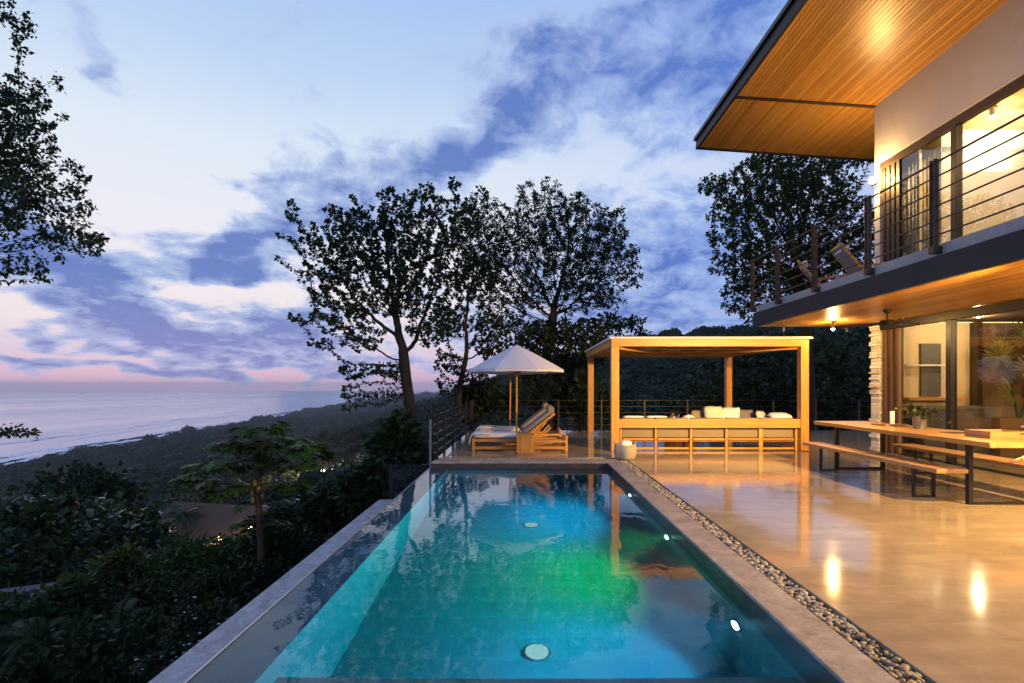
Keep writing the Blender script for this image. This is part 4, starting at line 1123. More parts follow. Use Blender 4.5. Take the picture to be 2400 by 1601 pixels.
# ------------------------------------------------------------------ balcony chairs
def build_chair(loc, rz, label):
    C = thing('balcony_chair', (0, 0, 0), label, 'chair', 'lounge chairs on the balcony')
    for s_ in (-1, 1):
        x = 0.33*s_
        MB().bar((x, -0.40, 0.0), (x, -0.32, 0.60), 0.04, 0.05).build('front_leg', M['teakz'], C, 0.004)
        MB().bar((x, 0.46, 0.0), (x, 0.10, 0.45), 0.04, 0.05).build('rear_leg', M['teakz'], C, 0.004)
        MB().bar((x, -0.40, 0.62), (x, 0.34, 0.55), 0.075, 0.035).build('armrest', M['teaky'], C, 0.006)
        MB().bar((x*0.86, 0.05, 0.28), (x*0.86, 0.62, 1.05), 0.035, 0.05).build('back_rail', M['teakz'], C, 0.004)
        MB().bar((x*0.86, -0.36, 0.36), (x*0.86, 0.16, 0.28), 0.035, 0.05).build('seat_rail', M['teaky'], C, 0.004)
    MB().bar((-0.33, -0.36, 0.33), (0.33, -0.36, 0.33), 0.04, 0.06).build('front_rail', M['teak'], C)
    MB().bar((-0.30, 0.60, 1.03), (0.30, 0.60, 1.03), 0.04, 0.06).build('top_rail', M['teak'], C)
    mb = MB()
    prof = [(-0.36, 0.385), (-0.1, 0.33), (0.08, 0.31), (0.2, 0.46), (0.40, 0.74), (0.60, 1.03)]
    for y, z in prof: mb.v += [(-0.27, y, z), (0.27, y, z)]
    mb.f = [(2*i, 2*i+1, 2*i+3, 2*i+2) for i in range(len(prof)-1)]
    o = mb.build('sling', M['grey_sling'], C, smooth=True); o.modifiers.new('thickness', 'SOLIDIFY').thickness = 0.02
    h = cushion(-0.22, 0.22, -0.09, 0.09, -0.05, 0.05, 0.8).build('head_cushion', M['white'], C, smooth=True); h.location = (0, 0.50, 0.98); h.rotation_euler = (R(-35), 0, 0)
    C.location = loc; C.rotation_euler = (0, 0, rz)
build_chair((6.9, 10.2, 3.25), R(75), 'timber and grey sling chair on the balcony nearest the white wall')
build_chair((6.8, 11.4, 3.25), R(60), 'timber and grey sling chair at the far end of the balcony')

# ------------------------------------------------------------------ ground floor room
def fan_leaf(mb, base, d, up, Rr, n=26, spread=2.6, rr_=random):
    """palmate fan: narrow pleated fingers from one point"""
    d = d.normalized(); s_ = d.cross(up).normalized(); nn = s_.cross(d)
    for k in range(n):
        a = (k/(n-1) - 0.5) * spread; dd = (d*math.cos(a) + s_*math.sin(a)); L = Rr * (0.72 + 0.28*math.cos(a*0.9)) * rr_.uniform(0.93, 1.05)
        sd_ = (s_*math.cos(a) - d*math.sin(a)); w = Rr*0.052
        b = len(mb.v); tip = base + dd*L + nn*(-0.10*L) 
        mid = base + dd*L*0.6
        mb.v += [tuple(base), tuple(mid + sd_*w + nn*0.012), tuple(tip), tuple(mid - sd_*w - nn*0.012), tuple(mid + nn*0.02)]
        mb.f += [(b, b+1, b+4), (b+1, b+2, b+4), (b, b+4, b+3), (b+4, b+2, b+3)]
def build_room():
    K = thing('kitchen_counter', (9.3, 11.2, 0), 'dark slate counter behind the ground floor glazing', 'counter')
    MB().box(8.55, 10.1, 10.95, 11.42, 0, 1.0).build('body', mat_plain('slate_front', (0.06, 0.06, 0.07), 0.5), K, 0.006)
    MB().box(8.52, 10.13, 10.92, 11.44, 1.001, 1.05).build('top', mat_plain('counter_top', (0.13, 0.12, 0.12), 0.3), K, 0.006)
    Pl = thing('palm_planter', (11.0, 11.1, 0), 'fan palm in a long brown planter behind the glazing', 'plant')
    MB().box(10.0, 12.2, 10.75, 11.4, 0, 0.80).build('planter', mat_plain('brown_planter', (0.13, 0.075, 0.035), 0.6), Pl, 0.01)
    rr_ = random.Random(12); stm = MB(); lf = MB()
    fans = [((10.95, 10.95, 1.75), 0.62), ((11.35, 10.85, 1.45), 0.55), ((10.45, 11.2, 2.05), 0.6), ((11.7, 11.1, 2.2), 0.6), ((11.15, 11.3, 2.45), 0.6), ((10.35, 10.9, 1.35), 0.45), ((11.9, 10.95, 1.7), 0.55)]
    for (p, q) in fans:
        p = Vector(p); b_ = Vector((10.75 + rr_.uniform(-.1, .35), 11.05, 0.78))
        mid = (b_+p)/2 + Vector((0, 0, 0.25)); stm.tube([b_, mid, p], [0.022, 0.016, 0.012], 6)
        d = (p - mid).normalized() + Vector((0.2, -0.2, 0.1))
        fan_leaf(lf, p, d, Vector((0.15*rr_.uniform(-1, 1), -1, 0.35)), q, 28, 5.0, rr_)
    stm.build('stalks', M['leaf_c'], Pl); lf.build('fans', mat_leaf('palm_leaf', (0.14, 0.125, 0.05), 0.3, 0.4, 0.2), Pl)
    gl = MB().ball((11.25, 10.82, 0.86), 0.045, n=12, m=8).build('glow_lamp', mat_emit('planter_bulb', (1.0, 0.8, 0.5), 12), None, smooth=True)
    tag(gl, 'small glowing lamp at the foot of the fan palm', 'lamp')
    light('lamp_light', 'POINT', (11.25, 10.75, 0.98), 8, (1.0, 0.75, 0.4), gl, 0.05)
build_room()

# ------------------------------------------------------------------ trees: limbs grown towards points spread through the crown
def grow(trunk, blobs, npts, step, seed, kill=1.6, reach=9.0, maxit=160, lift=0.08, shell=3.2, top=0.3):
    """trunk: list of Vector; blobs: (centre, rx, ry, rz, weight). Returns node positions and parents."""
    g_ = np.random.default_rng(seed)
    wts = np.array([b[4] for b in blobs], float); wts /= wts.sum()
    A = []
    for k in g_.choice(len(blobs), npts, p=wts):
        c, rx, ry, rz, _ = blobs[k]
        d = g_.normal(size=3); d /= np.linalg.norm(d); r = g_.random() ** (1/shell)
        A.append(np.array(c) + d * r * np.array([rx, ry, rz]))
    A = np.array(A)
    pos = [np.array(trunk[0])]; par = [-1]
    for a, b in zip(trunk[:-1], trunk[1:]):
        a, b = np.array(a), np.array(b); n = max(1, int(np.linalg.norm(b-a)/step))
        for i in range(1, n+1): pos.append(a + (b-a)*i/n); par.append(len(pos)-2)
    best = np.full(len(A), 1e9); who = np.zeros(len(A), int); alive = np.ones(len(A), bool)
    def upd(i0):
        for i in range(i0, len(pos)):
            d = np.linalg.norm(A - pos[i], axis=1); m = d < best; best[m] = d[m]; who[m] = i
    s0 = max(0, len(pos) - int(len(pos)*top))
    for i in range(s0, len(pos)):
        d = np.linalg.norm(A - pos[i], axis=1); m = d < best; best[m] = d[m]; who[m] = i
    for it in range(maxit):
        act = alive & (best < reach*step*3)
        if not act.any(): break
        i0 = len(pos); dirs = {}
        for j in np.nonzero(act)[0]:
            v = A[j] - pos[who[j]]; dirs.setdefault(who[j], []).append(v / (np.linalg.norm(v)+1e-9))
        for i, vs in dirs.items():
            d = np.mean(vs, 0) + g_.normal(size=3)*0.14; d[2] += lift; n = np.linalg.norm(d)
            if n < 1e-3: continue
            pos.append(pos[i] + d/n*step); par.append(int(i))
        upd(i0)
        alive &= best > kill*step
        if len(pos) > 14000: break
    return np.array(pos), np.array(par)

def limb_mesh(pos, par, r_tip, r_base, expo=2.3):
    n = len(pos); kids = [[] for _ in range(n)]
    for i in range(1, n): kids[par[i]].append(i)
    rad = np.zeros(n)
    for i in range(n-1, -1, -1):
        rad[i] = r_tip if not kids[i] else sum(rad[k]**expo for k in kids[i]) ** (1/expo)
    sc = r_base / rad[0]
    rad = r_tip + (r_base - r_tip) * np.clip((rad - r_tip) / max(rad[0]-r_tip, 1e-6), 0, None) ** 1.35
    mb = MB()
    stack = [(0, None)]
    while stack:
        i, prev = stack.pop()
        ch = [prev, i] if prev is not None else [i]
        while kids[ch[-1]]:
            ks = sorted(kids[ch[-1]], key=lambda k: -rad[k])
            for k in ks[1:]: stack.append((k, ch[-1]))
            ch.append(ks[0])
        rs = [rad[k] for k in ch]
        if prev is not None: rs[0] = min(rs[0], rs[1]*1.25)
        mx = max(rs); 
        if len(ch) > 1: mb.tube([pos[k] for k in ch], rs, 10 if mx > 0.08 else (5 if mx > 0.02 else 3), False)
    return mb, rad, kids

def put_leaves(mb, pos, par, rad, kids, per, L, w, seed, lim, droop=0.15, rosette=False):
    g_ = np.random.default_rng(seed)
    idx = [i for i in range(len(pos)) if rad[i] <= lim]
    P0, D, W, Ls = [], [], [], []
    for i in idx:
        t = pos[i] - pos[par[i]] if par[i] >= 0 else np.array([0, 0, 1.0]); t = t/(np.linalg.norm(t)+1e-9)
        tip = not kids[i]; k = int(per * (2.0 if tip else 0.55) + g_.random())
        for q in range(k):
            d = g_.normal(size=3); d /= np.linalg.norm(d)
            d = d*0.85 + t*(0.5 if tip else 0.15) + np.array([0, 0, -droop]); d /= np.linalg.norm(d)
            P0.append(pos[i] + (0 if rosette else 1)*g_.normal(size=3)*L*0.35 + d*L*0.12); D.append(d); Ls.append(L*g_.uniform(0.65, 1.2))
    P0, D, Ls = np.array(P0), np.array(D), np.array(Ls)
    add_leaves(mb, P0, D, Ls, Ls*w/L, g_)

def add_leaves(mb, P0, D, L, w, g_):
    """many folded leaves at once"""
    n = len(P0)
    if n == 0: return
    U = g_.normal(size=(n, 3)); U[:, 2] = np.abs(U[:, 2]) + 0.4
    S_ = np.cross(D, U); S_ /= np.linalg.norm(S_, axis=1)[:, None] + 1e-9
    N = np.cross(S_, D)
    m = P0 + D*(L*0.45)[:, None]
    V = np.stack([P0, m + S_*w[:, None] - N*(w*0.3)[:, None], P0 + D*L[:, None] - N*(L*0.12)[:, None], m - S_*w[:, None] - N*(w*0.3)[:, None]], 1).reshape(-1, 3)
    b = len(mb.v); mb.v += [tuple(v) for v in V.tolist()]
    for k in range(n): q = b+4*k; mb.f += [(q, q+1, q+2), (q, q+2, q+3)]

def make_tree(name, label, trunk, blobs, npts, step, seed, r_base, r_tip, leaf, per, L, w, lim, cat='tree', group=None, kill=1.6, droop=0.15, rosette=False, lift=0.08):
    pos, par = grow(trunk, blobs, npts, step, seed, kill, lift=lift)
    T = thing(name, Vector(trunk[0]), label, cat, group)
    mb, rad, kids = limb_mesh(pos, par, r_tip, r_base)
    mb.build('trunk', M['bark'], T, smooth=True)
    lf = MB(); put_leaves(lf, pos, par, rad, kids, per, L, w, seed+1, lim, droop, rosette)
    lf.build('crown', leaf, T)
    return T, len(pos), len(lf.f)//2

def px_blob(px, py, rx, ry, Y, wt=None, dz=0.0, depth=0.8):
    c = at(px, py, Y+dz); k = Y/FPX
    return (tuple(c), rx*k, max(rx, ry)*k*depth, ry*k, wt if wt is not None else (rx*ry))

def build_main_trees():
    # A: the big tree beside the seaward railing
    Y = 14.2
    B = lambda l, d=0.8: [px_blob(x, y, rx, ry, Y, dz=random.uniform(-.5, .5), depth=d) for x, y, rx, ry in l]
    tr = [Vector((-3.05, 14.2, -5.0)), at(976, 1090, Y), at(966, 980, Y), at(952, 890, Y), at(944, 815, Y)]
    bl = B([(890, 570, 130, 85), (985, 530, 115, 80), (1070, 520, 60, 60), (800, 560, 85, 60), (870, 680, 130, 70), (1030, 620, 75, 80), (960, 660, 100, 80), (770, 640, 70, 45), (790, 745, 85, 40), (720, 575, 45, 35), (1010, 760, 60, 60), (850, 790, 60, 40),
            (686, 500, 20, 34), (668, 555, 22, 14), (651, 605, 20, 10), (781, 495, 28, 26), (829, 468, 24, 24), (907, 455, 26, 22), (1002, 440, 24, 24), (1063, 440, 22, 26), (1124, 450, 28, 14), (716, 750, 45, 14), (750, 805, 36, 14),
            (830, 872, 40, 24), (815, 935, 18, 32), (745, 690, 35, 20), (900, 870, 36, 30)])
    print('A', make_tree('large_tree', 'tall spreading dark tree rising beside the seaward railing', tr, bl, 3400, 0.105, 21, 0.15, 0.005, M['leaf_a'], 10.5, 0.11, 0.035, 0.02, rosette=True, kill=1.7)[1:])
    # B: slim tree between the two big ones
    Y = 18.0
    tr = [Vector((-2.3, 18.0, -8)), at(1075, 960, Y), at(1078, 900, Y), at(1092, 840, Y)]
    bl = B([(1060, 740, 55, 60), (1120, 640, 60, 70), (1050, 850, 40, 40), (1150, 790, 50, 60), (1110, 890, 45, 24), (1085, 660, 40, 45), (1035, 905, 20, 24), (1150, 900, 24, 18)])
    print('B', make_tree('slim_tree', 'slender dark tree between the two large ones behind the railing', tr, bl, 1500, 0.13, 22, 0.10, 0.006, M['leaf_b'], 10, 0.14, 0.044, 0.022, rosette=True, kill=1.7)[1:])
    # C: the wide tree behind the parasol
    Y = 20.5
    tr = [Vector((0.55, 20.5, -10)), at(1262, 1000, Y), at(1270, 900, Y), at(1285, 800, Y), at(1298, 735, Y)]
    bl = B([(1236, 570, 115, 90), (1345, 560, 130, 85), (1400, 620, 85, 80), (1275, 490, 80, 45), (1150, 600, 70, 80), (1110, 540, 60, 70), (1140, 490, 45, 30), (1180, 720, 70, 60), (1330, 680, 120, 60), (1230, 680, 60, 50), (1236, 440, 30, 22), (1285, 432, 26, 20), (1163, 490, 36, 24), (1440, 500, 26, 24),
            (1485, 592, 18, 26), (1470, 665, 22, 18), (1430, 705, 40, 24), (1120, 540, 30, 24), (1360, 480, 40, 24), (1480, 640, 30, 40), (1420, 530, 50, 40)])
    print('C', make_tree('wide_tree', 'wide airy dark tree behind the white parasol', tr, bl, 4600, 0.125, 23, 0.19, 0.006, M['leaf_b'], 9.5, 0.12, 0.037, 0.02, kill=1.65)[1:])
    Y = 19.0
    tr = [Vector((1.1, 19.0, -9)), at(1290, 1020, Y), at(1300, 930, Y), at(1320, 850, Y)]
    bl = B([(1310, 790, 110, 45), (1420, 762, 80, 26), (1250, 830, 60, 60), (1300, 900, 80, 80), (1350, 830, 70, 60), (1480, 758, 40, 18), (1505, 782, 26, 10), (1240, 920, 50, 40), (1360, 900, 50, 50)])
    print('D', make_tree('dense_tree', 'low dense dark tree between parasol and pergola', tr, bl, 1600, 0.15, 24, 0.2, 0.008, M['leaf_b'], 9, 0.18, 0.056, 0.03, kill=1.6)[1:])
    # E: tree beyond the balcony
    Y = 17.5
    tr = [Vector((9.6, 17.5, -4)), at(1900, 980, Y), at(1890, 800, Y), at(1875, 690, Y), at(1868, 640, Y)]
    bl = B([(1780, 440, 115, 65), (1740, 560, 80, 90), (1880, 470, 130, 95), (1850, 620, 140, 100), (1740, 680, 55, 50), (1960, 560, 110, 110), (1672, 440, 36, 18), (1760, 735, 34, 26), (1900, 370, 150, 40), (1690, 500, 40, 24), (1690, 620, 34, 22), (1715, 720, 24, 16), (1660, 420, 20, 10)])
    print('E', make_tree('broad_tree', 'dark broad tree rising behind the balcony end', tr, bl, 4200, 0.125, 25, 0.19, 0.006, M['leaf_a'], 10, 0.125, 0.04, 0.022, kill=1.6)[1:])
    # F: tree at the left edge of the frame, its trunk outside the picture
    Y = 9.0
    tr = [Vector((-11.2, 9.3, -8.5)), Vector((-10.9, 9.2, -2)), Vector((-10.6, 9.0, 2.0)), Vector((-10.2, 9.0, 4.2))]
    bl = B([(20, 330, 105, 110), (90, 480, 115, 75), (35, 60, 34, 60), (60, 210, 60, 36), (110, 260, 50, 22), (165, 560, 75, 40), (60, 620, 55, 30), (225, 575, 34, 26), (-120, 350, 150, 250), (-260, 250, 200, 250), (170, 400, 45, 24), (195, 430, 25, 14),
            (80, 655, 40, 16), (-100, 620, 100, 60), (130, 190, 30, 16), (40, 120, 30, 14), (250, 555, 16, 12), (140, 610, 30, 12)])
    print('F', make_tree('overhanging_tree', 'leafy tree reaching into the frame from the left edge', tr, bl, 4200, 0.085, 26, 0.13, 0.0035, M['leaf_a'], 8.0, 0.08, 0.025, 0.016, kill=1.65, droop=0.5)[1:])
    # a low twig of the same kind of tree at the left edge
    Y = 8.0
    tr = [Vector((-9.2, 8.2, -8.5)), Vector((-9.0, 8.1, -2.5)), at(-160, 1040, Y), at(-60, 1016, Y)]
    bl = [px_blob(10, 1012, 60, 9, Y, 300), px_blob(70, 1016, 22, 7, Y, 80), px_blob(-140, 1020, 70, 40, Y, 200)]
    make_tree('young_tree', 'small leafy twig of a young tree entering at the left edge over the sea', tr, bl, 160, 0.06, 27, 0.05, 0.004, M['leaf_a'], 5.0, 0.075, 0.024, 0.02, kill=1.5, droop=0.3, lift=0.0)
build_main_trees()

# ------------------------------------------------------------------ dark trees beyond the rear railing and house
def build_back_trees():
    spots = [(1690, 930, 110, 110, 27, 'dark bushy tree beyond the rear railing, seen through the right half of the pergola'),
             (1800, 900, 120, 130, 29, 'tall dark tree beyond the rear railing behind the right pergola post'),
             (1930, 910, 120, 130, 26, 'dark tree beyond the railing between pergola and stone pier'),
             (2040, 890, 120, 150, 30, 'dark tree rising behind the far corner of the villa'),
             (1590, 985, 90, 70, 32, 'low dark bush beyond the rear railing, seen through the middle of the pergola'),
             (1450, 1000, 90, 60, 34, 'low dark bush beyond the rear railing, seen through the left pergola opening')]
    for k, (px, py, rx, ry, Y, lab) in enumerate(spots):
        c = at(px, py, Y); zb = gz(c.x, c.y)
        tr = [Vector((c.x, c.y, zb)), Vector((c.x+.2, c.y, zb + (c.z-zb)*0.55)), Vector((c.x, c.y, c.z - ry*Y/FPX*0.2))]
        bl = [px_blob(px, py, rx*.8, ry*.8, Y), px_blob(px-rx*.5, py+ry*.3, rx*.5, ry*.5, Y), px_blob(px+rx*.5, py+ry*.35, rx*.5, ry*.5, Y), px_blob(px, py+ry*.8, rx*.9, ry*.5, Y), px_blob(px+rx*.2, py-ry*.6, rx*.5, ry*.4, Y)]
        make_tree('dark_tree', lab, tr, bl, 800, 0.26, 40+k, 0.25, 0.015, M['leaf_b'], 5.0, 0.34, 0.12, 0.04, group='trees beyond the terrace')
build_back_trees()

# ------------------------------------------------------------------ plants on the slope below the pool
def make_shrub(name, label, px, py, rx, ry, Y, n, L, w, leaf, seed, cat='shrub', group='plants on the slope below the pool', flowers=0):
    g_ = np.random.default_rng(seed); c = at(px, py, Y); k = Y/FPX
    zb = min(gz(c.x, c.y), c.z - ry*k*0.9)
    T = thing(name, (c.x, c.y, zb), label, cat, group)
    st = MB(); lf = MB(); fl = MB(); cen = np.array([c.x, c.y, c.z]); rad = np.array([rx*k, rx*k*0.85, ry*k])
    # clumps spread over the crown, leaves round each clump
    nc = max(14, n // 60); P0, D = [], []
    cl = []
    for i in range(nc):
        d = g_.normal(size=3); d /= np.linalg.norm(d); d[2] = abs(d[2]) if g_.random() < 0.75 else d[2]
        q = cen + d*rad*g_.uniform(0.55, 1.05)*(1+0.18*math.sin(3*d[0]*4+seed)); cl.append((q, d))
        st.tube([Vector((c.x, c.y, zb)), Vector((c.x + (q[0]-c.x)*.4, c.y + (q[1]-c.y)*.4, zb + (q[2]-zb)*.6)), Vector(q)], [0.03, 0.018, 0.006], 4, False)
    cr = rad.mean()*0.30
    for i in range(n):
        q, d = cl[g_.integers(nc)]
        o = g_.normal(size=3)*cr*0.6; dd = g_.normal(size=3)*0.7 + d*0.6 + np.array([0, 0, 0.1]); dd /= np.linalg.norm(dd)
        P0.append(q + o); D.append(dd)
    Ls = L*g_.uniform(0.6, 1.25, n)
    add_leaves(lf, np.array(P0), np.array(D), Ls, Ls*w/L, g_)
    st.build('stems', M['bark'], T); lf.build('foliage', leaf, T)
    if flowers:
        for i in range(flowers):
            q, d = cl[g_.integers(nc)]; p = q + g_.normal(size=3)*cr*0.5 + d*cr*0.7
            for e in range(5):
                a = e*2*PI/5; leaf_quad(fl, Vector(p), Vector((math.cos(a), math.sin(a), 0.4)), 0.035, 0.014, random)
        tag(fl.build('flowers', M['petal'], T), kind='stuff')
M['petal'] = mat_plain('white_petals', (0.55, 0.55, 0.6), 0.7)
M['leaf_gloss'] = mat_leaf('glossy_leaf', (0.03, 0.055, 0.026), 0.5, 0.3, 0.1)

SHRUBS = [
    # px, py, rx, ry, depth, leaves, leaf length, width, leaf, label
    (195, 1185, 110, 60, 27, 3200, .34, .12, 'leaf_b', 'dark domed bush standing highest on the left slope'),
    (300, 1235, 60, 40, 25, 1800, .30, .11, 'leaf_b', 'dark bush right of the highest domed bush'),
    (50, 1250, 110, 60, 18, 3200, .30, .13, 'leaf_gloss', 'big leaved hedge bush at the left edge of the slope'),
    (210, 1275, 120, 60, 18.5, 3600, .30, .13, 'leaf_gloss', 'big leaved hedge bush with pale glints, middle of the left hedge'),
    (330, 1300, 75, 45, 19, 2300, .30, .13, 'leaf_gloss', 'big leaved hedge bush at the right end of the left hedge'),
    (90, 1370, 150, 90, 16, 3600, .24, .09, 'leaf_b', 'dark undergrowth bush below the left hedge'),
    (300, 1390, 120, 70, 15.5, 3000, .22, .075, 'leaf_b', 'dark undergrowth bush between the hedge and the green mound'),
    (275, 1360, 45, 75, 13, 2000, .17, .05, 'leaf_d', 'upright pale green conical shrub on the left slope'),
    (185, 1420, 60, 65, 12, 2200, .16, .05, 'leaf_d', 'second upright pale green shrub left of the conical one'),
    (430, 1350, 110, 60, 14, 3600, .17, .05, 'leaf_c', 'bright green mounded bush left of the papaya trunk'),
    (530, 1330, 90, 55, 14.5, 3000, .17, .05, 'leaf_c', 'bright green mounded bush close to the papaya trunk'),
    (360, 1450, 120, 70, 11.5, 3600, .15, .045, 'leaf_b', 'dark shrub in the middle of the lower slope'),
    (510, 1430, 80, 70, 10.5, 3000, .13, .04, 'leaf_b', 'dark shrub just left of the basin wall'),
    (690, 1245, 85, 48, 17, 2800, .24, .09, 'leaf_b', 'dark bush right of the papaya tree'),
    (790, 1200, 80, 50, 16, 2600, .22, .08, 'leaf_a', 'dark bush behind the far end of the basin wall'),
    (870, 1150, 70, 60, 15, 2400, .20, .07, 'leaf_a', 'dark bush below the glass panel'),
    (660, 1300, 80, 50, 13, 2800, .16, .05, 'leaf_b', 'low dark bush between papaya trunk and basin wall'),
    (590, 1390, 60, 60, 11.5, 2400, .14, .045, 'leaf_b', 'low dark bush at the foot of the papaya trunk'),
    (60, 1490, 130, 70, 11, 3600, .20, .07, 'leaf_a', 'broad dark shrub at the lower left edge'),
    (150, 1570, 150, 70, 9.5, 4200, .17, .055, 'leaf_b', 'dark shrub in the bottom left corner'),
    (300, 1545, 110, 60, 9.3, 3200, .15, .05, 'leaf_b', 'dark shrub at the bottom edge left of the flowers'),
    (930, 1050, 46, 60, 13.2, 2400, .24, .08, 'leaf_a', 'large leaved bush round the foot of the tall spreading tree'),
    (990, 1130, 60, 60, 12.6, 2000, .20, .07, 'leaf_b', 'dark bush under the terrace corner below the railing'),
    (1130, 955, 60, 40, 19.5, 1500, .26, .09, 'leaf_b', 'dark bush behind the railing end left of the parasol pole'),
    (1370, 960, 60, 55, 19, 1800, .26, .09, 'leaf_b', 'dark bush behind the rear left pergola post'),
]
for i, (px, py, rx, ry, Y, n, L, w, lf_, lab) in enumerate(SHRUBS):
    make_shrub('shrub', lab, px, py, rx, ry, Y, n, L, w, M[lf_], 100+i)
make_shrub('flowering_shrub', 'shrub with small white flowers beside the basin wall', 480, 1490, 75, 60, 8.6, 2600, .10, .035, M['leaf_b'], 201, flowers=60)
make_shrub('flowering_shrub', 'shrub with small white flowers farther down beside the basin wall', 420, 1560, 70, 50, 8.0, 2400, .10, .035, M['leaf_b'], 202, flowers=40)

def build_papaya():
    Y = 12.0; rr_ = random.Random(31)
    base = at(612, 1420, Y); base.z = min(base.z, gz(base.x, base.y)) 
    top = at(606, 1092, Y)
    T = thing('papaya_tree', base, 'papaya tree with lobed leaves and a cluster of yellow fruit left of the pool', 'tree')
    n = 9; pts = [base + (top-base)*(i/n) + Vector((0.03*math.sin(i*1.3), 0.02*math.cos(i), 0)) for i in range(n+1)]
    MB().tube(pts, [0.11 - 0.045*i/n for i in range(n+1)], 12).build('trunk', mat_plain('papaya_bark', (0.06, 0.04, 0.03), 0.85, 0, 0.4, 10, 0.5), T, smooth=True)
    pet = MB(); lf = MB()
    def lobed(p, d, up, size):
        d = d.normalized(); s_ = d.cross(up).normalized(); nn = s_.cross(d)
        for k in range(7):
            a = (k-3)*0.62; dd = d*math.cos(a) + s_*math.sin(a); sd_ = s_*math.cos(a) - d*math.sin(a); L = size*(1.0 - 0.09*abs(k-3))
            b = len(lf.v); q = lambda t, w: p + dd*L*t + sd_*w*L - nn*(0.16*L*t*t + 0.05*abs(w)*L)
            lf.v += [tuple(p)] + [tuple(q(t, w)) for t, w in ((.35, .10), (.55, .24), (.62, .11), (.8, .16), (1.0, 0), (.8, -.16), (.62, -.11), (.55, -.24), (.35, -.10))] + [tuple(q(.6, 0))]
            for e in range(9): lf.f.append((b+e, b+e+1, b+10))
            lf.f.append((b+9, b, b+10))
    ends = [(480, 1095), (528, 1045), (590, 1012), (622, 1006), (664, 1034), (712, 1048), (700, 1090), (560, 1088), (642, 1078), (468, 1138), (522, 1150), (686, 1140), (604, 1050), (570, 1040), (452, 1118), (735, 1066)]
    for k, (px, py) in enumerate(ends):                     # limbs, each ending in a flat tuft of lobed leaves
        e = at(px, py, Y + rr_.uniform(-0.9, 0.9)); p0 = top + Vector((0, 0, -0.5 + 0.05*k - (0.5 if py > 1120 else 0)))
        mid = p0.lerp(e, 0.55) + Vector((0, 0, 0.10 if py > 1030 else -0.05))
        pet.tube([p0, mid, e], [0.035, 0.022, 0.012], 6, False)
        for i in range(22):
            a = i*2.4 + rr_.uniform(-.3, .3); L = rr_.uniform(0.10, 0.34)
            d = Vector((math.cos(a), math.sin(a), rr_.uniform(-0.25, 0.35)))
            pet.tube([e, e + d*L*.5 + Vector((0, 0, .03)), e + d*L], [0.008, 0.007, 0.005], 4, False)
            lobed(e + d*L, Vector((d.x, d.y, rr_.uniform(-.45, .1))), Vector((rr_.uniform(-.7, .7), rr_.uniform(-.7, .7), 1)), rr_.uniform(0.20, 0.34))
    # old drooping leaves and side sprout lower on the trunk
    for i in range(16):
        a = rr_.uniform(0, 6.28); p0 = top + Vector((0, 0, -0.9 - 0.8*rr_.random())); d = Vector((math.cos(a), math.sin(a), rr_.uniform(-.3, .3))); L = rr_.uniform(.3, .8)
        pet.tube([p0, p0+d*L*.5, p0+d*L], [0.012, 0.01, 0.006], 5, False); lobed(p0+d*L, Vector((d.x, d.y, -.5)), Vector((0, 0, 1)), rr_.uniform(.2, .32))
    pet.build('leaf_stalks', mat_plain('stalk', (0.05, 0.055, 0.02), 0.6), T); lf.build('leaves', mat_leaf('papaya_leaf', (0.036, 0.08, 0.022), 0.5, 0.45, 0.25), T)
    fm = mat_plain('papaya_skin', (0.26, 0.16, 0.035), 0.5, 0, 0.4, 8)
    for i in range(11):
        a = i*2.3; rr2 = 0.12 + 0.05*rr_.random(); z = -0.30 - 0.05*i + 0.02*rr_.random()
        c = top + Vector((math.cos(a)*rr2, math.sin(a)*rr2, z))
        MB().ball(c, 0.05, 0.05, 0.085, 10, 7).build('fruit', fm, T, smooth=True)
build_papaya()

def build_frond_plant(px, py, Y, n, L, seed, label):
    g_ = random.Random(seed); c = at(px, py, Y); T = thing('frond_palm', c, label, 'plant', 'feathery palms on the slope')
    lf = MB(); st = MB()
    zb = min(gz(c.x, c.y), c.z-0.3)
    MB().tube([Vector((c.x, c.y, zb)), c], [0.09, 0.06], 8).build('stem', M['bark'], T)
    for i in range(n):
        a = i*2.4 + g_.uniform(-.3, .3); e = R(g_.uniform(15, 65)); d = Vector((math.cos(a)*math.cos(e), math.sin(a)*math.cos(e), math.sin(e))); ll = L*g_.uniform(.75, 1.1)
        pts = []
        for q in range(9):
            t = q/8; pts.append(c + d*ll*t + Vector((0, 0, -0.55*ll*t*t)))
        st.tube(pts, [0.012-0.001*q for q in range(9)], 4, False)
        for q in range(1, 9):
            for h in range(3):
                p = pts[q-1].lerp(pts[q], h/3); tg = (pts[q]-pts[q-1]).normalized(); sd_ = tg.cross(Vector((0, 0, 1))).normalized()
                for s_ in (-1, 1):
                    dd = (sd_*s_ + tg*0.7 + Vector((0, 0, -0.25))).normalized(); l2 = 0.26*ll*(1-0.75*abs(q/8-.4)); w = 0.012*ll/0.8
                    b = len(lf.v); m = p + dd*l2*.5
                    lf.v += [tuple(p), tuple(m+tg*w), tuple(p+dd*l2+Vector((0, 0, -.04))), tuple(m-tg*w)]; lf.f += [(b, b+1, b+2), (b, b+2, b+3)]
    st.build('ribs', M['leaf_d'], T); lf.build('fronds', M['leaf_gloss'], T)
build_frond_plant(265, 1470, 10.5, 13, 1.1, 51, 'small feathery palm on the lower left slope')
build_frond_plant(85, 1500, 9.5, 12, 1.0, 52, 'small feathery palm near the lower left corner')
build_frond_plant(430, 1215, 30, 12, 2.2, 53, 'slim palm beside the pale village roof')

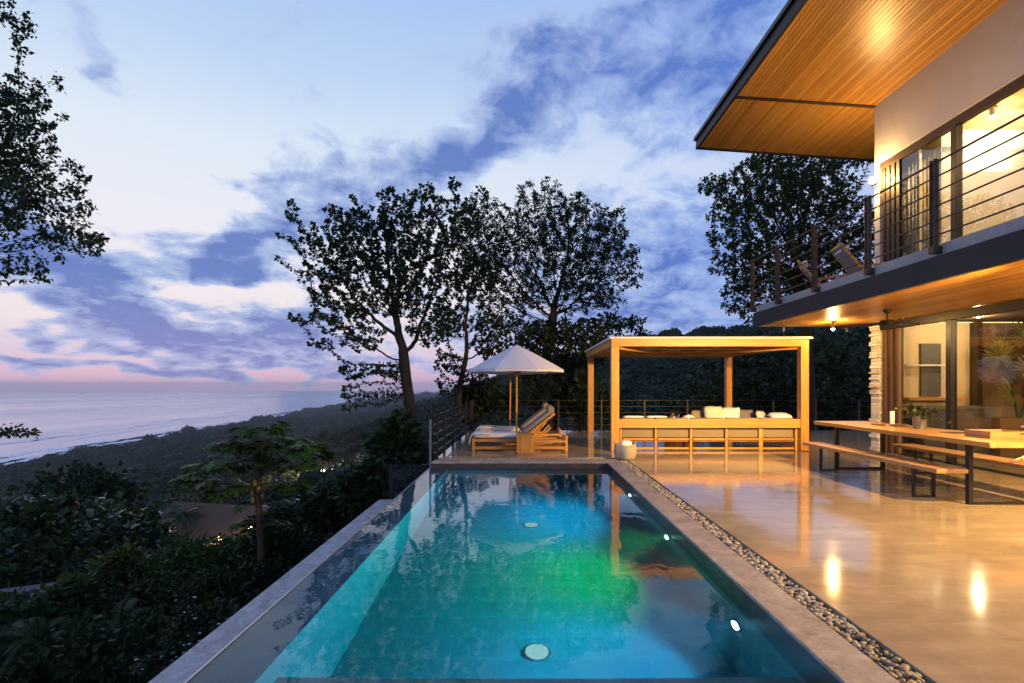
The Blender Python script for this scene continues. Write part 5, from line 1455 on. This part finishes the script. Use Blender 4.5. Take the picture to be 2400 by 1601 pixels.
# ------------------------------------------------------------------ neighbours down the slope
def gable(name, label, loc, w, d, hw, hr, rz, roofm, wallm, lit=None):
    B = thing(name, (0, 0, 0), label, 'house', 'houses down the slope')
    mb = MB().box(-w/2, w/2, -d/2, d/2, -4, hw); mb.build('wall', wallm, B)
    e = 0.5; mb = MB()
    mb.v = [(-w/2-e, -d/2-e, hw), (w/2+e, -d/2-e, hw), (w/2+e, 0, hw+hr), (-w/2-e, 0, hw+hr), (-w/2-e, d/2+e, hw), (w/2+e, d/2+e, hw)]
    mb.f = [(0, 1, 2, 3), (3, 2, 5, 4)]
    rf = mb.build('roof', roofm, B); rf.modifiers.new('thickness', 'SOLIDIFY').thickness = 0.15
    MB().box(-0.5, 0.5, -d/2-0.02, -d/2-0.001, 0, 2.0).build('door', M['benchwood'], B)
    for x in (-w*.3, w*.3): MB().box(x-.6, x+.6, -d/2-0.03, -d/2-0.001, 0.9, 2.0).build('window', M['warmpane'] if lit else M['black'], B)
    B.location = loc; B.rotation_euler = (0, 0, rz)
    return B
M['warmpane'] = mat_emit('lit_pane', (1.0, 0.55, 0.2), 2.5)
M['purple_roof'] = mat_plain('dull_metal_roof', (0.10, 0.085, 0.11), 0.7, 0, 0.2, 1.5)
M['pale_roof'] = mat_plain('pale_sheet_roof', (0.26, 0.25, 0.30), 0.6, 0, 0.15, 1.0)
M['thatch'] = mat_plain('thatch', (0.10, 0.062, 0.04), 0.95, 0, 0.4, 3, 0.8)
p = at(-115, 1440, 13.5); gable('neighbour_house', 'neighbour house at the left edge showing a dull purple roof', (p.x, p.y, p.z-2.3), 5, 5, 1.6, 1.2, R(25), M['purple_roof'], M['interior'])
p = at(425, 1238, 33); gable('village_house', 'village house with a long pale sheet roof down the slope', (p.x, p.y, p.z-2.2), 9, 7, 2.0, 1.4, R(15), M['pale_roof'], M['interior'], 1)
p = at(520, 1255, 31); gable('thatched_house', 'thatched house with lit eaves beyond the papaya tree', (p.x, p.y, p.z-1.6), 6, 5, 1.5, 2.0, R(-12), M['thatch'], M['interior'], 1)

def yard_lamp(px, py, Y, e, label, col=(1.0, 0.55, 0.22), r=0.10):
    p = at(px, py, Y); T = thing('yard_lamp', (p.x, p.y, min(gz(p.x, p.y), p.z-0.5)), label, 'lamp', 'lamps down the slope')
    MB().cyl((p.x, p.y, min(gz(p.x, p.y), p.z-0.5)), (p.x, p.y, p.z-r), 0.04, n=8).build('post', M['black'], T)
    MB().ball(p, r, n=10, m=7).build('globe', mat_emit('yard_globe', col, 14), T, smooth=True)
    light('lamp_light', 'POINT', (p.x, p.y-0.3, p.z), e, col, T, r)
yard_lamp(586, 1238, 28, 90, 'warm lamp between the thatched house and the papaya trunk')
yard_lamp(515, 1262, 26.5, 90, 'warm lamp lighting the eaves of the thatched house')
yard_lamp(757, 1104, 120, 34000, 'bright white lamp in the forest clearing beyond the papaya tree', (1.0, 0.85, 0.7), 0.45)
yard_lamp(743, 1090, 123, 26000, 'orange lamp just above the bright one in the forest clearing', (1.0, 0.45, 0.2), 0.3)
for k, (px, py) in enumerate([(700, 1178), (722, 1168), (738, 1163)]):
    p = at(px, py, 75); MB_ = MB().box(-1.1, 1.1, -1.6, 1.6, 0, 0.12).box(-1.0, 1.0, -1.5, 1.5, -3, -0.001)
    o = MB_.build('shed', M['pale_roof'], None, 0.02); o.location = p; o.rotation_euler = (R(6), R(4), R(30))
    tag(o, ('pale flat shed roof, ' + ['lowest', 'middle', 'highest'][k] + ' of three right of the papaya tree'), 'shed', 'small sheds down the slope')

# ------------------------------------------------------------------ forest covering the hillside
def build_forest():
    rr_ = np.random.default_rng(77)
    src = bpy.data.collections.new('crown_shapes')
    for v in range(4):
        g_ = np.random.default_rng(300+v); n = 1500
        lob = [(g_.normal(size=3)*np.array([.42, .42, .22]), g_.uniform(.42, .62)) for _ in range(7)]
        P0, D = [], []
        for i in range(n):
            c, r = lob[g_.integers(7)]; d = g_.normal(size=3); d /= np.linalg.norm(d); d[2] = abs(d[2])*0.9 if g_.random() < .85 else d[2]
            P0.append(c + d*r*np.array([1, 1, .75])*g_.uniform(.85, 1.05)); q = g_.normal(size=3)*.9 + d*.3; D.append(q/np.linalg.norm(q))
        mb = MB(); Ls = g_.uniform(.09, .18, n); add_leaves(mb, np.array(P0), np.array(D), Ls, Ls*.42, g_)
        for c, r in lob: mb.ball(c, r*.86, r*.86, r*.62, 8, 5)      # dark leafy inside
        me = mb.mesh('crown_shape', M['leaf_far']); o = bpy.data.objects.new('crown_shape', me); src.objects.link(o)
    pts, scl, rot = [], [], []
    N = 42000
    lr = rr_.uniform(math.log(38), math.log(6500), N); r = np.exp(lr)
    az = rr_.uniform(R(-50), R(40), N); x = r*np.sin(az); y = r*np.cos(az)
    s_ = np.clip(0.0085*r + 1.7, 1.9, 26) * np.clip(rr_.lognormal(-0.05, .32, N), .45, 2.2)
    inl = x - coast_x(y)
    keep = (inl > 12 + s_*0.6) & (rr_.random(N) < np.clip((s_*0+1)*(0.25 + r/500), 0, 1))
    keep &= ~((x > -6) & (y < 34))
    for (px, py, Y, cl) in ((757, 1104, 120, 4.5), (415, 1250, 33, 8), (520, 1255, 31, 7), (720, 1168, 75, 7)):    # clearings round the houses, open towards the villa
        c = at(px, py, Y)
        for f in (1.0, 0.88, 0.78): keep &= np.hypot(x - c.x*f, y - c.y*f) > cl*(0.6 if f < 1 else 1.0)
    x, y, s_ = x[keep], y[keep], s_[keep]; z = ground(x, y) + s_*0.25
    me = bpy.data.meshes.new('forest'); me.from_pydata(np.stack([x, y, z], 1).tolist(), [], []); me.update()
    a = me.attributes.new('size', 'FLOAT', 'POINT'); a.data.foreach_set('value', s_.astype(np.float32))
    a = me.attributes.new('turn', 'FLOAT', 'POINT'); a.data.foreach_set('value', rr_.uniform(0, 6.28, len(x)).astype(np.float32))
    o = link('forest', me); tag(o, 'dark forest covering the hillside down to the beach', kind='stuff')
    ng = bpy.data.node_groups.new('plant_crowns', 'GeometryNodeTree')
    ng.interface.new_socket('Geometry', in_out='INPUT', socket_type='NodeSocketGeometry'); ng.interface.new_socket('Geometry', in_out='OUTPUT', socket_type='NodeSocketGeometry')
    N_ = ng.nodes; gi = N_.new('NodeGroupInput'); go = N_.new('NodeGroupOutput')
    mp = N_.new('GeometryNodeMeshToPoints'); ip = N_.new('GeometryNodeInstanceOnPoints'); ci = N_.new('GeometryNodeCollectionInfo')
    ci.inputs[0].default_value = src; ci.inputs['Separate Children'].default_value = True; ci.inputs['Reset Children'].default_value = True
    A1 = N_.new('GeometryNodeInputNamedAttribute'); A1.data_type = 'FLOAT'; A1.inputs[0].default_value = 'size'
    A2 = N_.new('GeometryNodeInputNamedAttribute'); A2.data_type = 'FLOAT'; A2.inputs[0].default_value = 'turn'
    cx_ = N_.new('ShaderNodeCombineXYZ'); e2r = N_.new('FunctionNodeEulerToRotation')
    L_ = ng.links.new
    L_(gi.outputs[0], mp.inputs[0]); L_(mp.outputs[0], ip.inputs['Points']); L_(ci.outputs[0], ip.inputs['Instance']); ip.inputs['Pick Instance'].default_value = True
    L_(A2.outputs[0], cx_.inputs[2]); L_(cx_.outputs[0], e2r.inputs[0]); L_(e2r.outputs[0], ip.inputs['Rotation']); L_(A1.outputs[0], ip.inputs['Scale'])
    L_(ip.outputs[0], go.inputs[0])
    o.modifiers.new('crowns', 'NODES').node_group = ng
    print('forest', len(x))
build_forest()

# ------------------------------------------------------------------ evening haze over the coast
def build_haze():
    m, g, out = new_mat('evening_haze'); v = g.n('ShaderNodeVolumePrincipled')
    v.inputs['Color'].default_value = (0.84, 0.88, 1.0, 1); v.inputs['Density'].default_value = HAZE; v.inputs['Anisotropy'].default_value = 0.5
    g.l(v.outputs[0], out.inputs[1])
    mb = MB().box(-16500, 6500, -4500, 14500, SEA-40, 62)
    tag(mb.build('haze', m), 'thin blue evening haze over sea and hills', kind='stuff')
HAZE = 8e-5
build_haze()
